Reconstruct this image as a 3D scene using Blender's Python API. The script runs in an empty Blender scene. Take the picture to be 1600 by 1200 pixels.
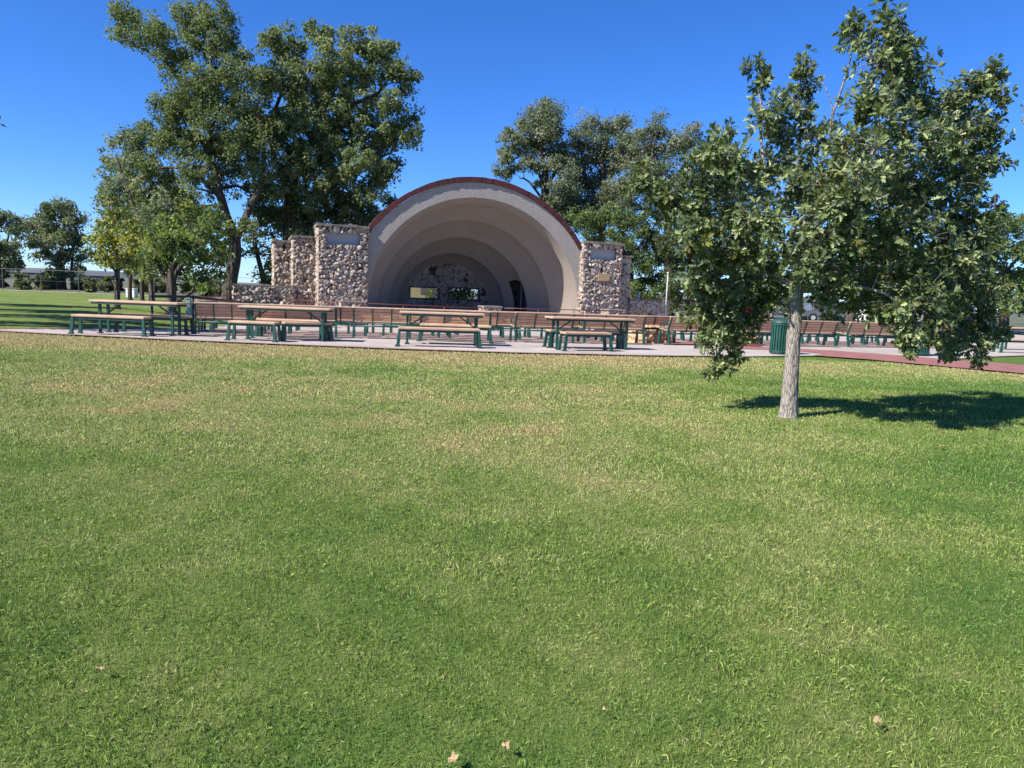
import bpy, math, random
import numpy as np
from math import radians, sin, cos, atan, atan2, pi, sqrt
from mathutils import Vector, Matrix
random.seed(7)
RNG = np.random.default_rng(11)
sc = bpy.context.scene
C = sc.collection

# ------------------------------------------------------------ camera
F = 1120.0; EYE = 1.35; ROLL = radians(2.2)
PIT = atan(142 * cos(ROLL) / F)
FW = Vector((0, cos(PIT), -sin(PIT))); U0 = Vector((0, sin(PIT), cos(PIT))); XW = Vector((1, 0, 0))
RT = cos(ROLL) * XW + sin(ROLL) * U0; UP = -sin(ROLL) * XW + cos(ROLL) * U0
cd = bpy.data.cameras.new('camera'); cam = bpy.data.objects.new('camera', cd); C.objects.link(cam)
cd.sensor_width = 36; cd.lens = 36 * F / 1600; cd.clip_end = 5000; cd.clip_start = 0.05
M = Matrix((RT, UP, -FW)).transposed().to_4x4(); M.translation = Vector((0, 0, EYE)); cam.matrix_world = M
sc.camera = cam

# ------------------------------------------------------------ sky and sun
SUN_AZ = radians(33); SUN_EL = radians(43)
SD = Vector((-cos(SUN_AZ) * cos(SUN_EL), -sin(SUN_AZ) * cos(SUN_EL), sin(SUN_EL)))
w = bpy.data.worlds.new('World'); sc.world = w; w.use_nodes = True
nt = w.node_tree; nt.nodes.clear()
sky = nt.nodes.new('ShaderNodeTexSky'); sky.sky_type = 'NISHITA'; sky.sun_disc = False
sky.sun_elevation = SUN_EL; sky.sun_rotation = atan2(SD.x, SD.y)
sky.altitude = 1200; sky.air_density = 0.9; sky.dust_density = 0.25; sky.ozone_density = 4.0
hs = nt.nodes.new('ShaderNodeHueSaturation'); hs.inputs['Saturation'].default_value = 1.22
bg = nt.nodes.new('ShaderNodeBackground'); bg.inputs['Strength'].default_value = 0.080
wo = nt.nodes.new('ShaderNodeOutputWorld')
nt.links.new(sky.outputs[0], hs.inputs['Color']); tm = nt.nodes.new('ShaderNodeMix'); tm.data_type = 'RGBA'; tm.blend_type = 'MULTIPLY'; tm.inputs[0].default_value = 1; tm.inputs[7].default_value = (0.78, 0.97, 1.36, 1)
nt.links.new(hs.outputs[0], tm.inputs[6]); nt.links.new(tm.outputs[2], bg.inputs[0]); nt.links.new(bg.outputs[0], wo.inputs[0])
ld = bpy.data.lights.new('sun', 'SUN'); ld.energy = 5.0; ld.angle = radians(0.5); ld.color = (1, 0.955, 0.88)
lo = bpy.data.objects.new('sun', ld); C.objects.link(lo); lo.rotation_euler = SD.to_track_quat('Z', 'Y').to_euler()
sc.view_settings.view_transform = 'Standard'; sc.view_settings.look = 'None'; sc.view_settings.gamma = 1
sc.view_settings.exposure = 0.95

# ------------------------------------------------------------ survey helpers (photo measurements to metres)
def ray(x, y): return FW + RT * ((x - 800) / F) - UP * ((y - 600) / F)
def gp(x, y, z=0.0):
    d = ray(x, y); t = (z - EYE) / d.z; return Vector((d.x * t, d.y * t, z))
def pp(x, y, Y):
    d = ray(x, y); t = Y / d.y; return Vector((d.x * t, Y, EYE + d.z * t))

# ------------------------------------------------------------ mesh helpers
class MB:
    def __init__(s): s.v = []; s.f = []
    def add(s, vs, fs):
        o = len(s.v); s.v += [tuple(p) for p in vs]; s.f += [tuple(i + o for i in q) for q in fs]; return s
    def box(s, c, d, R=None):
        c = Vector(c); hx, hy, hz = d[0] / 2, d[1] / 2, d[2] / 2
        vs = [Vector((x, y, z)) for x in (-hx, hx) for y in (-hy, hy) for z in (-hz, hz)]
        if R is not None: vs = [R @ p for p in vs]
        return s.add([p + c for p in vs], [(0, 1, 3, 2), (4, 6, 7, 5), (0, 4, 5, 1), (2, 3, 7, 6), (0, 2, 6, 4), (1, 5, 7, 3)])
    def bar(s, a, b, wd, th, side=(1, 0, 0)):
        a = Vector(a); b = Vector(b); z = (b - a); L = z.length; z = z / L; x = Vector(side); x = (x - z * x.dot(z)).normalized(); y = z.cross(x)
        return s.box((a + b) / 2, (wd, th, L), Matrix((x, y, z)).transposed())
    def tube(s, pts, rad, n=8, cap=True):
        pts = [Vector(p) for p in pts]
        if not hasattr(rad, '__len__'): rad = [rad] * len(pts)
        vs = []; fs = []; x = None
        for i, p in enumerate(pts):
            t = (pts[min(i + 1, len(pts) - 1)] - pts[max(i - 1, 0)]).normalized()
            if x is None: x = t.orthogonal().normalized()
            x = (x - t * x.dot(t)).normalized(); y = t.cross(x)
            for k in range(n):
                a = 2 * pi * k / n; vs.append(p + (x * cos(a) + y * sin(a)) * rad[i])
        for i in range(len(pts) - 1):
            for k in range(n):
                k2 = (k + 1) % n; fs.append((i * n + k, i * n + k2, (i + 1) * n + k2, (i + 1) * n + k))
        if cap: fs.append(tuple(range(n - 1, -1, -1))); fs.append(tuple((len(pts) - 1) * n + k for k in range(n)))
        return s.add(vs, fs)
    def prism(s, poly, z0, z1):
        n = len(poly); vs = [(p[0], p[1], z0) for p in poly] + [(p[0], p[1], z1) for p in poly]
        fs = [tuple(range(n - 1, -1, -1)), tuple(range(n, 2 * n))] + [(i, (i + 1) % n, n + (i + 1) % n, n + i) for i in range(n)]
        return s.add(vs, fs)
    def lathe(s, prof, n=24, c=(0, 0, 0)):
        vs = []; fs = []
        for r, z in prof:
            for k in range(n):
                a = 2 * pi * k / n; vs.append((c[0] + r * cos(a), c[1] + r * sin(a), c[2] + z))
        for i in range(len(prof) - 1):
            for k in range(n):
                k2 = (k + 1) % n; fs.append((i * n + k, i * n + k2, (i + 1) * n + k2, (i + 1) * n + k))
        return s.add(vs, fs)
    def xf(s, M):
        s.v = [tuple(M @ Vector(p)) for p in s.v]; return s
    def obj(s, name, m, parent=None, smooth=False, bevel=0):
        me = bpy.data.meshes.new(name); me.from_pydata(s.v, [], s.f); me.update()
        if smooth: me.polygons.foreach_set('use_smooth', [True] * len(me.polygons))
        return link(name, me, m, parent, bevel)
def link(name, me, m, parent=None, bevel=0):
    o = bpy.data.objects.new(name, me); C.objects.link(o)
    if m: me.materials.append(m)
    if parent: o.parent = parent
    if bevel:
        b = o.modifiers.new('bevel', 'BEVEL'); b.width = bevel; b.segments = 2; b.limit_method = 'ANGLE'
    return o
def npmesh(name, V, loops, sizes, col=None, smooth=False):
    me = bpy.data.meshes.new(name); V = np.asarray(V, np.float32); loops = np.asarray(loops, np.int32).ravel(); sizes = np.asarray(sizes, np.int32)
    me.vertices.add(len(V)); me.vertices.foreach_set('co', V.ravel())
    me.loops.add(len(loops)); me.loops.foreach_set('vertex_index', loops)
    st = np.concatenate(([0], np.cumsum(sizes)[:-1])).astype(np.int32)
    me.polygons.add(len(sizes)); me.polygons.foreach_set('loop_start', st)
    try: me.polygons.foreach_set('loop_total', sizes)
    except Exception: pass
    if smooth: me.polygons.foreach_set('use_smooth', np.ones(len(sizes), bool))
    me.update(calc_edges=True)
    if col is not None:
        a = me.color_attributes.new('col', 'FLOAT_COLOR', 'POINT'); a.data.foreach_set('color', np.asarray(col, np.float32).ravel())
    return me
def tag(o, label=None, cat=None, group=None, kind=None):
    if label: o['label'] = label
    if cat: o['category'] = cat
    if group: o['group'] = group
    if kind: o['kind'] = kind
    return o
def thing(name, label, cat, loc=(0, 0, 0), rz=0, group=None):
    o = bpy.data.objects.new(name, None); C.objects.link(o); o.location = loc; o.rotation_euler = (0, 0, rz); o.empty_display_size = 0.2
    return tag(o, label, cat, group)
def copy_tree(o, parent=None):
    c = o.copy(); C.objects.link(c); c.parent = parent
    for ch in o.children: copy_tree(ch, c)
    return c

# ------------------------------------------------------------ materials
def newmat(name):
    m = bpy.data.materials.new(name); m.use_nodes = True; t = m.node_tree
    return m, t, t.nodes['Principled BSDF'], t.nodes['Material Output']
def nn(t, typ, **kw):
    n = t.nodes.new(typ)
    for k, v in kw.items():
        if k in n.inputs: n.inputs[k].default_value = v
        else: setattr(n, k, v)
    return n
def ramp(t, fac, stops):
    r = t.nodes.new('ShaderNodeValToRGB'); t.links.new(fac, r.inputs[0]); e = r.color_ramp.elements
    while len(e) < len(stops): e.new(0.5)
    for i, (p, c) in enumerate(stops): e[i].position = p; e[i].color = (*c, 1) if len(c) == 3 else c
    return r.outputs[0]
def coords(t, kind='Object'): return nn(t, 'ShaderNodeTexCoord').outputs[kind]
def noise(t, vec, scale, detail=4, rough=0.55):
    n = nn(t, 'ShaderNodeTexNoise'); n.inputs['Scale'].default_value = scale; n.inputs['Detail'].default_value = detail; n.inputs['Roughness'].default_value = rough
    t.links.new(vec, n.inputs['Vector']); return n.outputs[0]
def mixc(t, fac, a, b, mode='MIX'):
    n = t.nodes.new('ShaderNodeMix'); n.data_type = 'RGBA'; n.blend_type = mode
    for s, v in ((n.inputs[0], fac), (n.inputs[6], a), (n.inputs[7], b)):
        if isinstance(v, (int, float)): s.default_value = v
        elif isinstance(v, tuple): s.default_value = (*v, 1)
        else: t.links.new(v, s)
    return n.outputs[2]
def bump(t, b, h, strength, dist):
    n = nn(t, 'ShaderNodeBump'); n.inputs['Strength'].default_value = strength; n.inputs['Distance'].default_value = dist
    t.links.new(h, n.inputs['Height']); t.links.new(n.outputs[0], b.inputs['Normal'])
def simple(name, c1, c2, scale=5, rough=0.7, bs=0.3, bd=0.01, bscale=None, metallic=0, detail=5):
    m, t, b, o = newmat(name); v = coords(t); f = noise(t, v, scale, detail)
    t.links.new(ramp(t, f, [(0.3, c1), (0.7, c2)]), b.inputs['Base Color']); b.inputs['Roughness'].default_value = rough; b.inputs['Metallic'].default_value = metallic
    if bs: bump(t, b, noise(t, v, bscale or scale * 6, 5), bs, bd)
    return m
def leafmat(name, tr=0.3, rough=0.5, spec=0.4):
    m, t, b, o = newmat(name); a = nn(t, 'ShaderNodeAttribute', attribute_name='col')
    t.links.new(a.outputs[0], b.inputs['Base Color']); b.inputs['Roughness'].default_value = rough; b.inputs['Specular IOR Level'].default_value = spec
    tl = nn(t, 'ShaderNodeBsdfTranslucent'); c = mixc(t, 1.0, a.outputs[0], (1.25, 1.35, 0.6), 'MULTIPLY'); t.links.new(c, tl.inputs[0])
    mx = nn(t, 'ShaderNodeMixShader'); mx.inputs[0].default_value = tr
    t.links.new(b.outputs[0], mx.inputs[1]); t.links.new(tl.outputs[0], mx.inputs[2]); t.links.new(mx.outputs[0], o.inputs[0]); return m
def lawncol(t):
    v = coords(t); sx = nn(t, 'ShaderNodeSeparateXYZ'); t.links.new(v, sx.inputs[0])
    def mr(src, a, b_, c, d):
        n = nn(t, 'ShaderNodeMapRange'); t.links.new(src, n.inputs[0])
        for i, x in zip((1, 2, 3, 4), (a, b_, c, d)): n.inputs[i].default_value = x
        return n.outputs[0]
    def math(op, a, b_):
        n = nn(t, 'ShaderNodeMath', operation=op)
        for i, x in enumerate((a, b_)):
            if isinstance(x, (int, float)): n.inputs[i].default_value = x
            else: t.links.new(x, n.inputs[i])
        return n.outputs[0]
    big = noise(t, v, 0.28, 3); mid = noise(t, v, 1.1, 4, 0.6); fine = noise(t, v, 9, 4, 0.65)
    edge = mr(sx.outputs[1], 12.0, 14.6, 0.0, 0.34)          # dry turf next to the paving
    edge2 = mr(sx.outputs[1], 17.2, 17.8, 0.0, -0.40)
    midb = mr(sx.outputs[1], 3.2, 7.0, -0.05, 0.16); midc = mr(sx.outputs[1], 9.5, 12.5, 0.0, -0.12)
    far = mr(sx.outputs[1], 17, 19, 0.0, 0.03); rgt = mr(sx.outputs[0], 2.0, 4.5, 0.0, -0.22)
    dry = math('ADD', math('MULTIPLY', big, 0.55), math('MULTIPLY', mid, 0.62))
    dry = math('ADD', dry, math('MULTIPLY', math('SUBTRACT', fine, 0.5), 0.55))
    for k in (edge, edge2, midb, midc, far, rgt): dry = math('ADD', dry, k)
    return dry, v
def ground_mat(name, gain=1.0, blades=False):
    m, t, b, o = newmat(name); dry, v = lawncol(t)
    g = lambda c: tuple(x * gain for x in c)
    col = ramp(t, dry, [(0.38, g((0.082, 0.178, 0.026))), (0.55, g((0.165, 0.245, 0.046))), (0.73, g((0.30, 0.325, 0.105))), (0.90, g((0.44, 0.345, 0.160)))])
    if blades:
        a = nn(t, 'ShaderNodeAttribute', attribute_name='col'); sp = nn(t, 'ShaderNodeSeparateColor'); t.links.new(a.outputs[0], sp.inputs[0])
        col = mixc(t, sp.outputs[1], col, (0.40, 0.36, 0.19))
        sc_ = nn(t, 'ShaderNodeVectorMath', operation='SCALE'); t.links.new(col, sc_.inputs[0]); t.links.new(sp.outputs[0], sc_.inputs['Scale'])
        t.links.new(sc_.outputs[0], b.inputs['Base Color']); b.inputs['Roughness'].default_value = 0.55; b.inputs['Specular IOR Level'].default_value = 0.3
        tl = nn(t, 'ShaderNodeBsdfTranslucent'); t.links.new(sc_.outputs[0], tl.inputs[0])
        mx = nn(t, 'ShaderNodeMixShader'); mx.inputs[0].default_value = 0.3
        t.links.new(b.outputs[0], mx.inputs[1]); t.links.new(tl.outputs[0], mx.inputs[2]); t.links.new(mx.outputs[0], o.inputs[0])
    else:
        f2 = noise(t, v, 60, 3, 0.7); col = mixc(t, 0.5, col, ramp(t, f2, [(0.35, g((0.05, 0.075, 0.02))), (0.65, g((0.2, 0.25, 0.07)))]))
        t.links.new(col, b.inputs['Base Color']); b.inputs['Roughness'].default_value = 0.95; b.inputs['Specular IOR Level'].default_value = 0.1
        bump(t, b, noise(t, v, 160, 2, 0.8), 0.7, 0.02)
    return m
M_GROUND = ground_mat('lawn_ground', 0.82); M_BLADE = ground_mat('grass_blades', 1.30, True)
M_LEAF = leafmat('tree_leaves', 0.42, 0.6, 0.3); M_OAK = leafmat('oak_leaves', 0.24, 0.45, 0.4)
def concrete_mat():
    m, t, b, o = newmat('concrete'); v = coords(t); f = noise(t, v, 0.8, 6, 0.65); f2 = noise(t, v, 30, 4, 0.6)
    c = ramp(t, f, [(0.3, (0.34, 0.285, 0.245)), (0.7, (0.45, 0.38, 0.33))]); c = mixc(t, 0.25, c, ramp(t, f2, [(0.3, (0.2, 0.18, 0.17)), (0.7, (0.5, 0.47, 0.44))])); c = mixc(t, ramp(t, noise(t, v, 0.35, 7, 0.75), [(0.45, (0, 0, 0)), (0.62, (.55, .55, .55))]), c, (0.20, 0.165, 0.14))
    t.links.new(c, b.inputs['Base Color']); b.inputs['Roughness'].default_value = 0.9; bump(t, b, f2, 0.2, 0.005); return m
M_CONC = concrete_mat()
def brick_mat():
    m, t, b, o = newmat('brick_paving'); v = coords(t); br = nn(t, 'ShaderNodeTexBrick'); t.links.new(v, br.inputs['Vector'])
    br.inputs['Scale'].default_value = 4.5; br.inputs['Color1'].default_value = (0.27, 0.075, 0.06, 1); br.inputs['Color2'].default_value = (0.20, 0.06, 0.05, 1); br.inputs['Mortar'].default_value = (0.24, 0.16, 0.13, 1)
    br.inputs['Mortar Size'].default_value = 0.012
    c = mixc(t, 0.35, br.outputs[0], ramp(t, noise(t, v, 2.5, 5), [(0.3, (0.15, 0.06, 0.05)), (0.75, (0.40, 0.22, 0.18))]))
    t.links.new(c, b.inputs['Base Color']); b.inputs['Roughness'].default_value = 0.85; return m
M_BRICK = brick_mat()
def stone_mat(name, gain):
    m, t, b, o = newmat(name); v = coords(t); a = nn(t, 'ShaderNodeAttribute', attribute_name='col'); sp = nn(t, 'ShaderNodeSeparateColor'); t.links.new(a.outputs[0], sp.inputs[0])
    st = ramp(t, sp.outputs[0], [(0.0, (0.24, 0.165, 0.145)), (0.25, (0.37, 0.28, 0.25)), (0.5, (0.48, 0.385, 0.345)), (0.75, (0.33, 0.265, 0.245)), (0.9, (0.44, 0.31, 0.22)), (1.0, (0.36, 0.19, 0.14))])
    st = mixc(t, 0.45, st, ramp(t, noise(t, v, 14, 5, 0.7), [(0.35, (0.15, 0.12, 0.11)), (0.6, (0.56, 0.47, 0.42))]))
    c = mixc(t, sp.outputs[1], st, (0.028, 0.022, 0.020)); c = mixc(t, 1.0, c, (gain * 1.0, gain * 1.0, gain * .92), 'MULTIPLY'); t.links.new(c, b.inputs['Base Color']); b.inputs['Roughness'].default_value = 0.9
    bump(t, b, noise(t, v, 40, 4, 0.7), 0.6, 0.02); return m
M_STONE = stone_mat('field_stone', 1.0); M_STONE2 = stone_mat('shaded_field_stone', 0.7)  # second copy is the same stone, deep stage shade put into its colour
def stucco_mat(name, c1, c2, bs, sc_):
    m, t, b, o = newmat(name); v = coords(t); f = noise(t, v, 1.2, 6, 0.6)
    sx = nn(t, 'ShaderNodeMapping'); sx.inputs['Scale'].default_value = (3, 3, 0.35); t.links.new(v, sx.inputs[0]); s2 = noise(t, sx.outputs[0], 1.5, 5, 0.65)
    c = mixc(t, 0.4, ramp(t, f, [(0.3, c1), (0.7, c2)]), ramp(t, s2, [(0.35, c1), (0.65, c2)])); t.links.new(c, b.inputs['Base Color'])
    b.inputs['Roughness'].default_value = 0.95; bump(t, b, noise(t, v, sc_, 4, 0.6), bs, 0.06 if sc_ == 16 else 0.03); return m
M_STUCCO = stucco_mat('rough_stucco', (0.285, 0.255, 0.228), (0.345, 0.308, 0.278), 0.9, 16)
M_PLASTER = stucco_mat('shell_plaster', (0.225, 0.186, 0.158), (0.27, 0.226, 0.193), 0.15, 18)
M_PANEL = stucco_mat('inscription_panel', (0.33, 0.32, 0.32), (0.38, 0.37, 0.36), 0.05, 20)
M_RED = simple('red_coping_tile', (0.045, 0.009, 0.009), (0.105, 0.020, 0.018), 3.2, 0.7, 0.4, 0.02)
M_WOOD = simple('slat_wood', (0.36, 0.235, 0.15), (0.52, 0.36, 0.245), 3.0, 0.65, 0.15, 0.004)
M_WOOD2 = simple('backrest_wood', (0.52, 0.275, 0.155), (0.64, 0.37, 0.22), 3.0, 0.65, 0.15, 0.004)
M_GREEN = simple('green_iron', (0.008, 0.050, 0.038), (0.014, 0.076, 0.058), 4, 0.45, 0.1, 0.002)
M_DKGREEN = simple('dark_green_iron', (0.012, 0.045, 0.035), (0.02, 0.065, 0.05), 4, 0.5, 0.1, 0.002)
M_REDPIPE = simple('red_pipe', (0.11, 0.022, 0.02), (0.17, 0.036, 0.03), 4, 0.5, 0)
M_BROWNPIPE = simple('brown_pipe', (0.07, 0.03, 0.025), (0.12, 0.045, 0.035), 4, 0.5, 0)
M_BLACK = simple('black_steel', (0.012, 0.012, 0.012), (0.025, 0.022, 0.02), 4, 0.5, 0)
M_DARK = simple('dark_opening', (0.035, 0.035, 0.037), (0.05, 0.05, 0.052), 4, 0.9, 0)
M_BRONZE = simple('bronze', (0.30, 0.20, 0.09), (0.45, 0.32, 0.16), 12, 0.5, 0.4, 0.005)
M_METAL = simple('galvanised', (0.35, 0.36, 0.37), (0.5, 0.5, 0.5), 6, 0.5, 0)
M_PALEGREEN = simple('pale_green_paint', (0.13, 0.22, 0.17), (0.18, 0.27, 0.22), 3, 0.5, 0)
M_WHITE = simple('white_paint', (0.65, 0.64, 0.62), (0.78, 0.77, 0.75), 2, 0.6, 0)
M_TANWALL = simple('tan_wall', (0.16, 0.14, 0.07), (0.20, 0.17, 0.09), 2, 0.8, 0)
M_ASPH = simple('asphalt', (0.05, 0.05, 0.05), (0.075, 0.072, 0.07), 1, 0.9, 0.2)
M_HILL = simple('dry_hill', (0.06, 0.075, 0.085), (0.10, 0.11, 0.115), 0.02, 0.95, 0)
M_ROUGHSTONE = simple('tan_rock', (0.28, 0.18, 0.10), (0.52, 0.37, 0.22), 3, 0.95, 0.9, 0.06, 9)
def bark(name, c1, c2, s=6):
    m, t, b, o = newmat(name); v = coords(t); mp = nn(t, 'ShaderNodeMapping'); mp.inputs['Scale'].default_value = (1, 1, 0.16); t.links.new(v, mp.inputs[0])
    vo = nn(t, 'ShaderNodeTexVoronoi', feature='DISTANCE_TO_EDGE'); vo.inputs['Scale'].default_value = s * 4; t.links.new(mp.outputs[0], vo.inputs[0])
    n = noise(t, mp.outputs[0], s * 5, 6, 0.7)
    c = mixc(t, n, c1, c2); c = mixc(t, ramp(t, vo.outputs[0], [(0.0, (1, 1, 1)), (0.12, (0, 0, 0))]), c, tuple(x * 0.45 for x in c1))
    t.links.new(c, b.inputs['Base Color']); b.inputs['Roughness'].default_value = 0.95
    h = mixc(t, 0.5, ramp(t, vo.outputs[0], [(0.0, (0, 0, 0)), (0.2, (1, 1, 1))]), n); bump(t, b, h, 1.0, 0.12 / s); return m
M_OAKBARK = bark('oak_bark', (0.20, 0.17, 0.145), (0.44, 0.385, 0.33), 11)
M_BARK = bark('elm_bark', (0.055, 0.043, 0.034), (0.135, 0.108, 0.088), 1.6)

# ------------------------------------------------------------ ground, paving
def terr(x, y):
    """the seating area falls gently towards the stage"""
    ca, sa = cos(radians(17)), sin(radians(17)); s_ = -(x - 0.07) * sa + (y - 19.3) * ca; w_ = -(x + 2.28) * sin(radians(20)) + (y - 39.3) * cos(radians(20))
    f = min(max(s_, 0), 20) * -0.027; f *= min(max((12.5 - w_) / 4.0, 0), 1) * min(max((x + 0.25 * y + 9.5) / 5.0, 0), 1) * min(max((24 - x) / 8.0, 0), 1); return f
def grid_sheet(name, poly, off, m, res=0.5, z=None):
    """polygon draped on the terrain: cut a fan of the polygon into small cells"""
    import bmesh
    bm = bmesh.new(); bm.faces.new([bm.verts.new((p[0], p[1], 0)) for p in poly]); xs = [p[0] for p in poly]; ys = [p[1] for p in poly]
    def cut(co, no): bmesh.ops.bisect_plane(bm, geom=bm.verts[:] + bm.edges[:] + bm.faces[:], plane_co=co, plane_no=no)
    a = radians(17); n1 = Vector((-sin(a), cos(a), 0)); n2 = Vector((cos(a), sin(a), 0))
    cut((0.07, 19.3, 0), n1)
    for k in range(1, 45): cut((0.07 + n1.x * k * res * 1.2, 19.3 + n1.y * k * res * 1.2, 0), n1)
    x = math.ceil(min(xs)); 
    while x < max(xs): cut((x, 0, 0), (1, 0, 0)); x += 1.5
    for v in bm.verts: v.co.z = terr(v.co.x, v.co.y) + off
    me = bpy.data.meshes.new(name); bm.to_mesh(me); bm.free(); o = link(name, me, m); o['kind'] = 'structure'; return o
def poly_sheet(name, pts, z, m, kind='structure', th=0.0):
    b = MB(); n = len(pts)
    if th: b.prism([(p[0], p[1]) for p in pts], z - th, z)
    else: b.add([(p[0], p[1], z) for p in pts], [tuple(range(n))])
    o = b.obj(name, m); o['kind'] = kind; return o
NEAR = [gp(*p) for p in ((-120, 513), (0, 518.5), (100, 524.5), (250, 532), (400, 538.5), (600, 546.5), (800, 553), (1000, 557.5), (1140, 559), (1270, 557.5))]
PATH_N = [gp(*p) for p in ((1270, 557.5), (1350, 563), (1480, 575), (1600, 586), (1700, 596))]
PATH_F = [gp(*p) for p in ((1700, 580), (1600, 572.5), (1480, 563), (1400, 557), (1300, 549.5), (1220, 545), (1130, 541.5))]
CONC_R = [gp(*p) for p in ((1480, 563), (1540, 559), (1620, 556), (1750, 556))]
LEFTB = [gp(*p) for p in ((300, 508), (200, 511.5), (100, 513), (0, 515), (-120, 511.5))]
conc = [tuple(p) for p in NEAR + [gp(1350, 561.5)] + CONC_R] + [(30, 26, 0), (30, 52, 0), (-9, 52, 0), (-12, 37, 0)] + [tuple(p) for p in LEFTB]
patio = grid_sheet('patio', conc, 0.03, M_CONC)
GX = [-3000, -300, -80] + list(np.arange(-40, 41, 1.0)) + [80, 300, 3000]; GY = [-3000, -300, -20] + list(np.arange(0, 62, 1.0)) + [90, 300, 3000]
def inside(x, y):
    r = False; n = len(conc)
    for i in range(n):
        (x1, y1), (x2, y2) = conc[i][:2], conc[(i + 1) % n][:2]
        if (y1 > y) != (y2 > y) and x < (x2 - x1) * (y - y1) / (y2 - y1) + x1: r = not r
    return r
g = MB(); vs = []
for x in GX:
    for y in GY:
        deep = abs(x) < 41 and 12 < y < 60 and all(inside(x + a, y + b_) for a in (-1.2, 1.2) for b_ in (-1.2, 1.2)); vs.append((x, y, terr(x, y) - (0.12 if deep else 0)))
m_ = len(GY); g.add(vs, [(i * m_ + j, (i + 1) * m_ + j, (i + 1) * m_ + j + 1, i * m_ + j + 1) for i in range(len(GX) - 1) for j in range(m_ - 1)]); go = g.obj('ground', M_GROUND); go['kind'] = 'structure'

path = poly_sheet('brick_path', [tuple(p) for p in PATH_N + PATH_F] + [tuple(gp(1130, 546)), tuple(gp(1235, 549.5)), tuple(gp(1290, 555))], 0.038, M_BRICK)
def strip(pts, wd, name, z=0.042):
    L = []; R = []
    for i, p in enumerate(pts):
        t = (pts[min(i + 1, len(pts) - 1)] - pts[max(i - 1, 0)]).normalized(); n = Vector((-t.y, t.x, 0))
        L.append(p + n * wd / 2); R.append(p - n * wd / 2)
    b = MB()
    for i in range(len(pts) - 1):
        for k in range(8):
            f0, f1 = k / 8, (k + 1) / 8; b.add([(q.x, q.y, z + terr(q.x, q.y)) for q in (R[i].lerp(R[i + 1], f0), R[i].lerp(R[i + 1], f1), L[i].lerp(L[i + 1], f1), L[i].lerp(L[i + 1], f0))], [(0, 1, 2, 3)])
    o = b.obj(name, M_BRICK); o['kind'] = 'structure'; return o
strip(NEAR[:-1], 0.10, 'brick_edging', 0.044)
strip([Vector(p) for p in LEFTB], 0.25, 'brick_edging', 0.044)
def rowline(k):
    pts = [gp(*p) for p in ((250, 523), (305, 524.2), (420, 526.5), (551, 529.5), (690, 533.3), (804, 536.8), (1005, 540.5), (1043, 541), (1200, 542), (1302, 543), (1400, 544), (1560, 545.5))]
    return [p + Vector((-sin(radians(17)), cos(radians(17)), 0)) * k for p in pts]
for k in (0.85, 2.25, 3.65, 5.05): strip(rowline(k), 0.28, 'brick_band', 0.046)
grid_sheet('brick_landing', [tuple(gp(*p)) for p in ((1035, 540), (1190, 543), (1190, 537), (1120, 533.5), (1045, 534))], 0.049, M_BRICK)
poly_sheet('parking_lot', [(13, 46, 0), (90, 46, 0), (90, 70, 0), (13, 70, 0)], 0.02, M_ASPH)
M_FIELD = simple('dry_field', (.055, .07, .03), (.12, .115, .06), .15, .95, .5, .05, 2)
poly_sheet('field', [(-900, 66.5, 0), (-12, 62.5, 0), (60, 75, 0), (900, 75, 0), (900, 2500, 0), (-900, 2500, 0)], 0.008, M_FIELD)
poly_sheet('dirt_road', [(-140, 61, 0), (-12, 58.5, 0), (-12, 60, 0), (-140, 63, 0)], 0.012, simple('dirt', (0.30, 0.25, 0.19), (0.4, 0.34, 0.27), 0.5, 0.95, 0))
# distant land
b = MB(); xs = np.linspace(-900, 900, 61); tops = [max(1.5, 3.0 + 3.5 * sin(x * 0.011) + 1.8 * sin(x * 0.037 + 1)) for x in xs]
vs = []; fs = []
for x, h in zip(xs, tops): vs += [(x, 480, -1), (x, 520, h), (x, 620, h), (x, 800, -1)]
for i in range(60):
    for k in range(3): a = i * 4 + k; fs.append((a, a + 4, a + 5, a + 1))
b.add(vs, fs); o = b.obj('hills', M_HILL); o['kind'] = 'structure'

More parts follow.
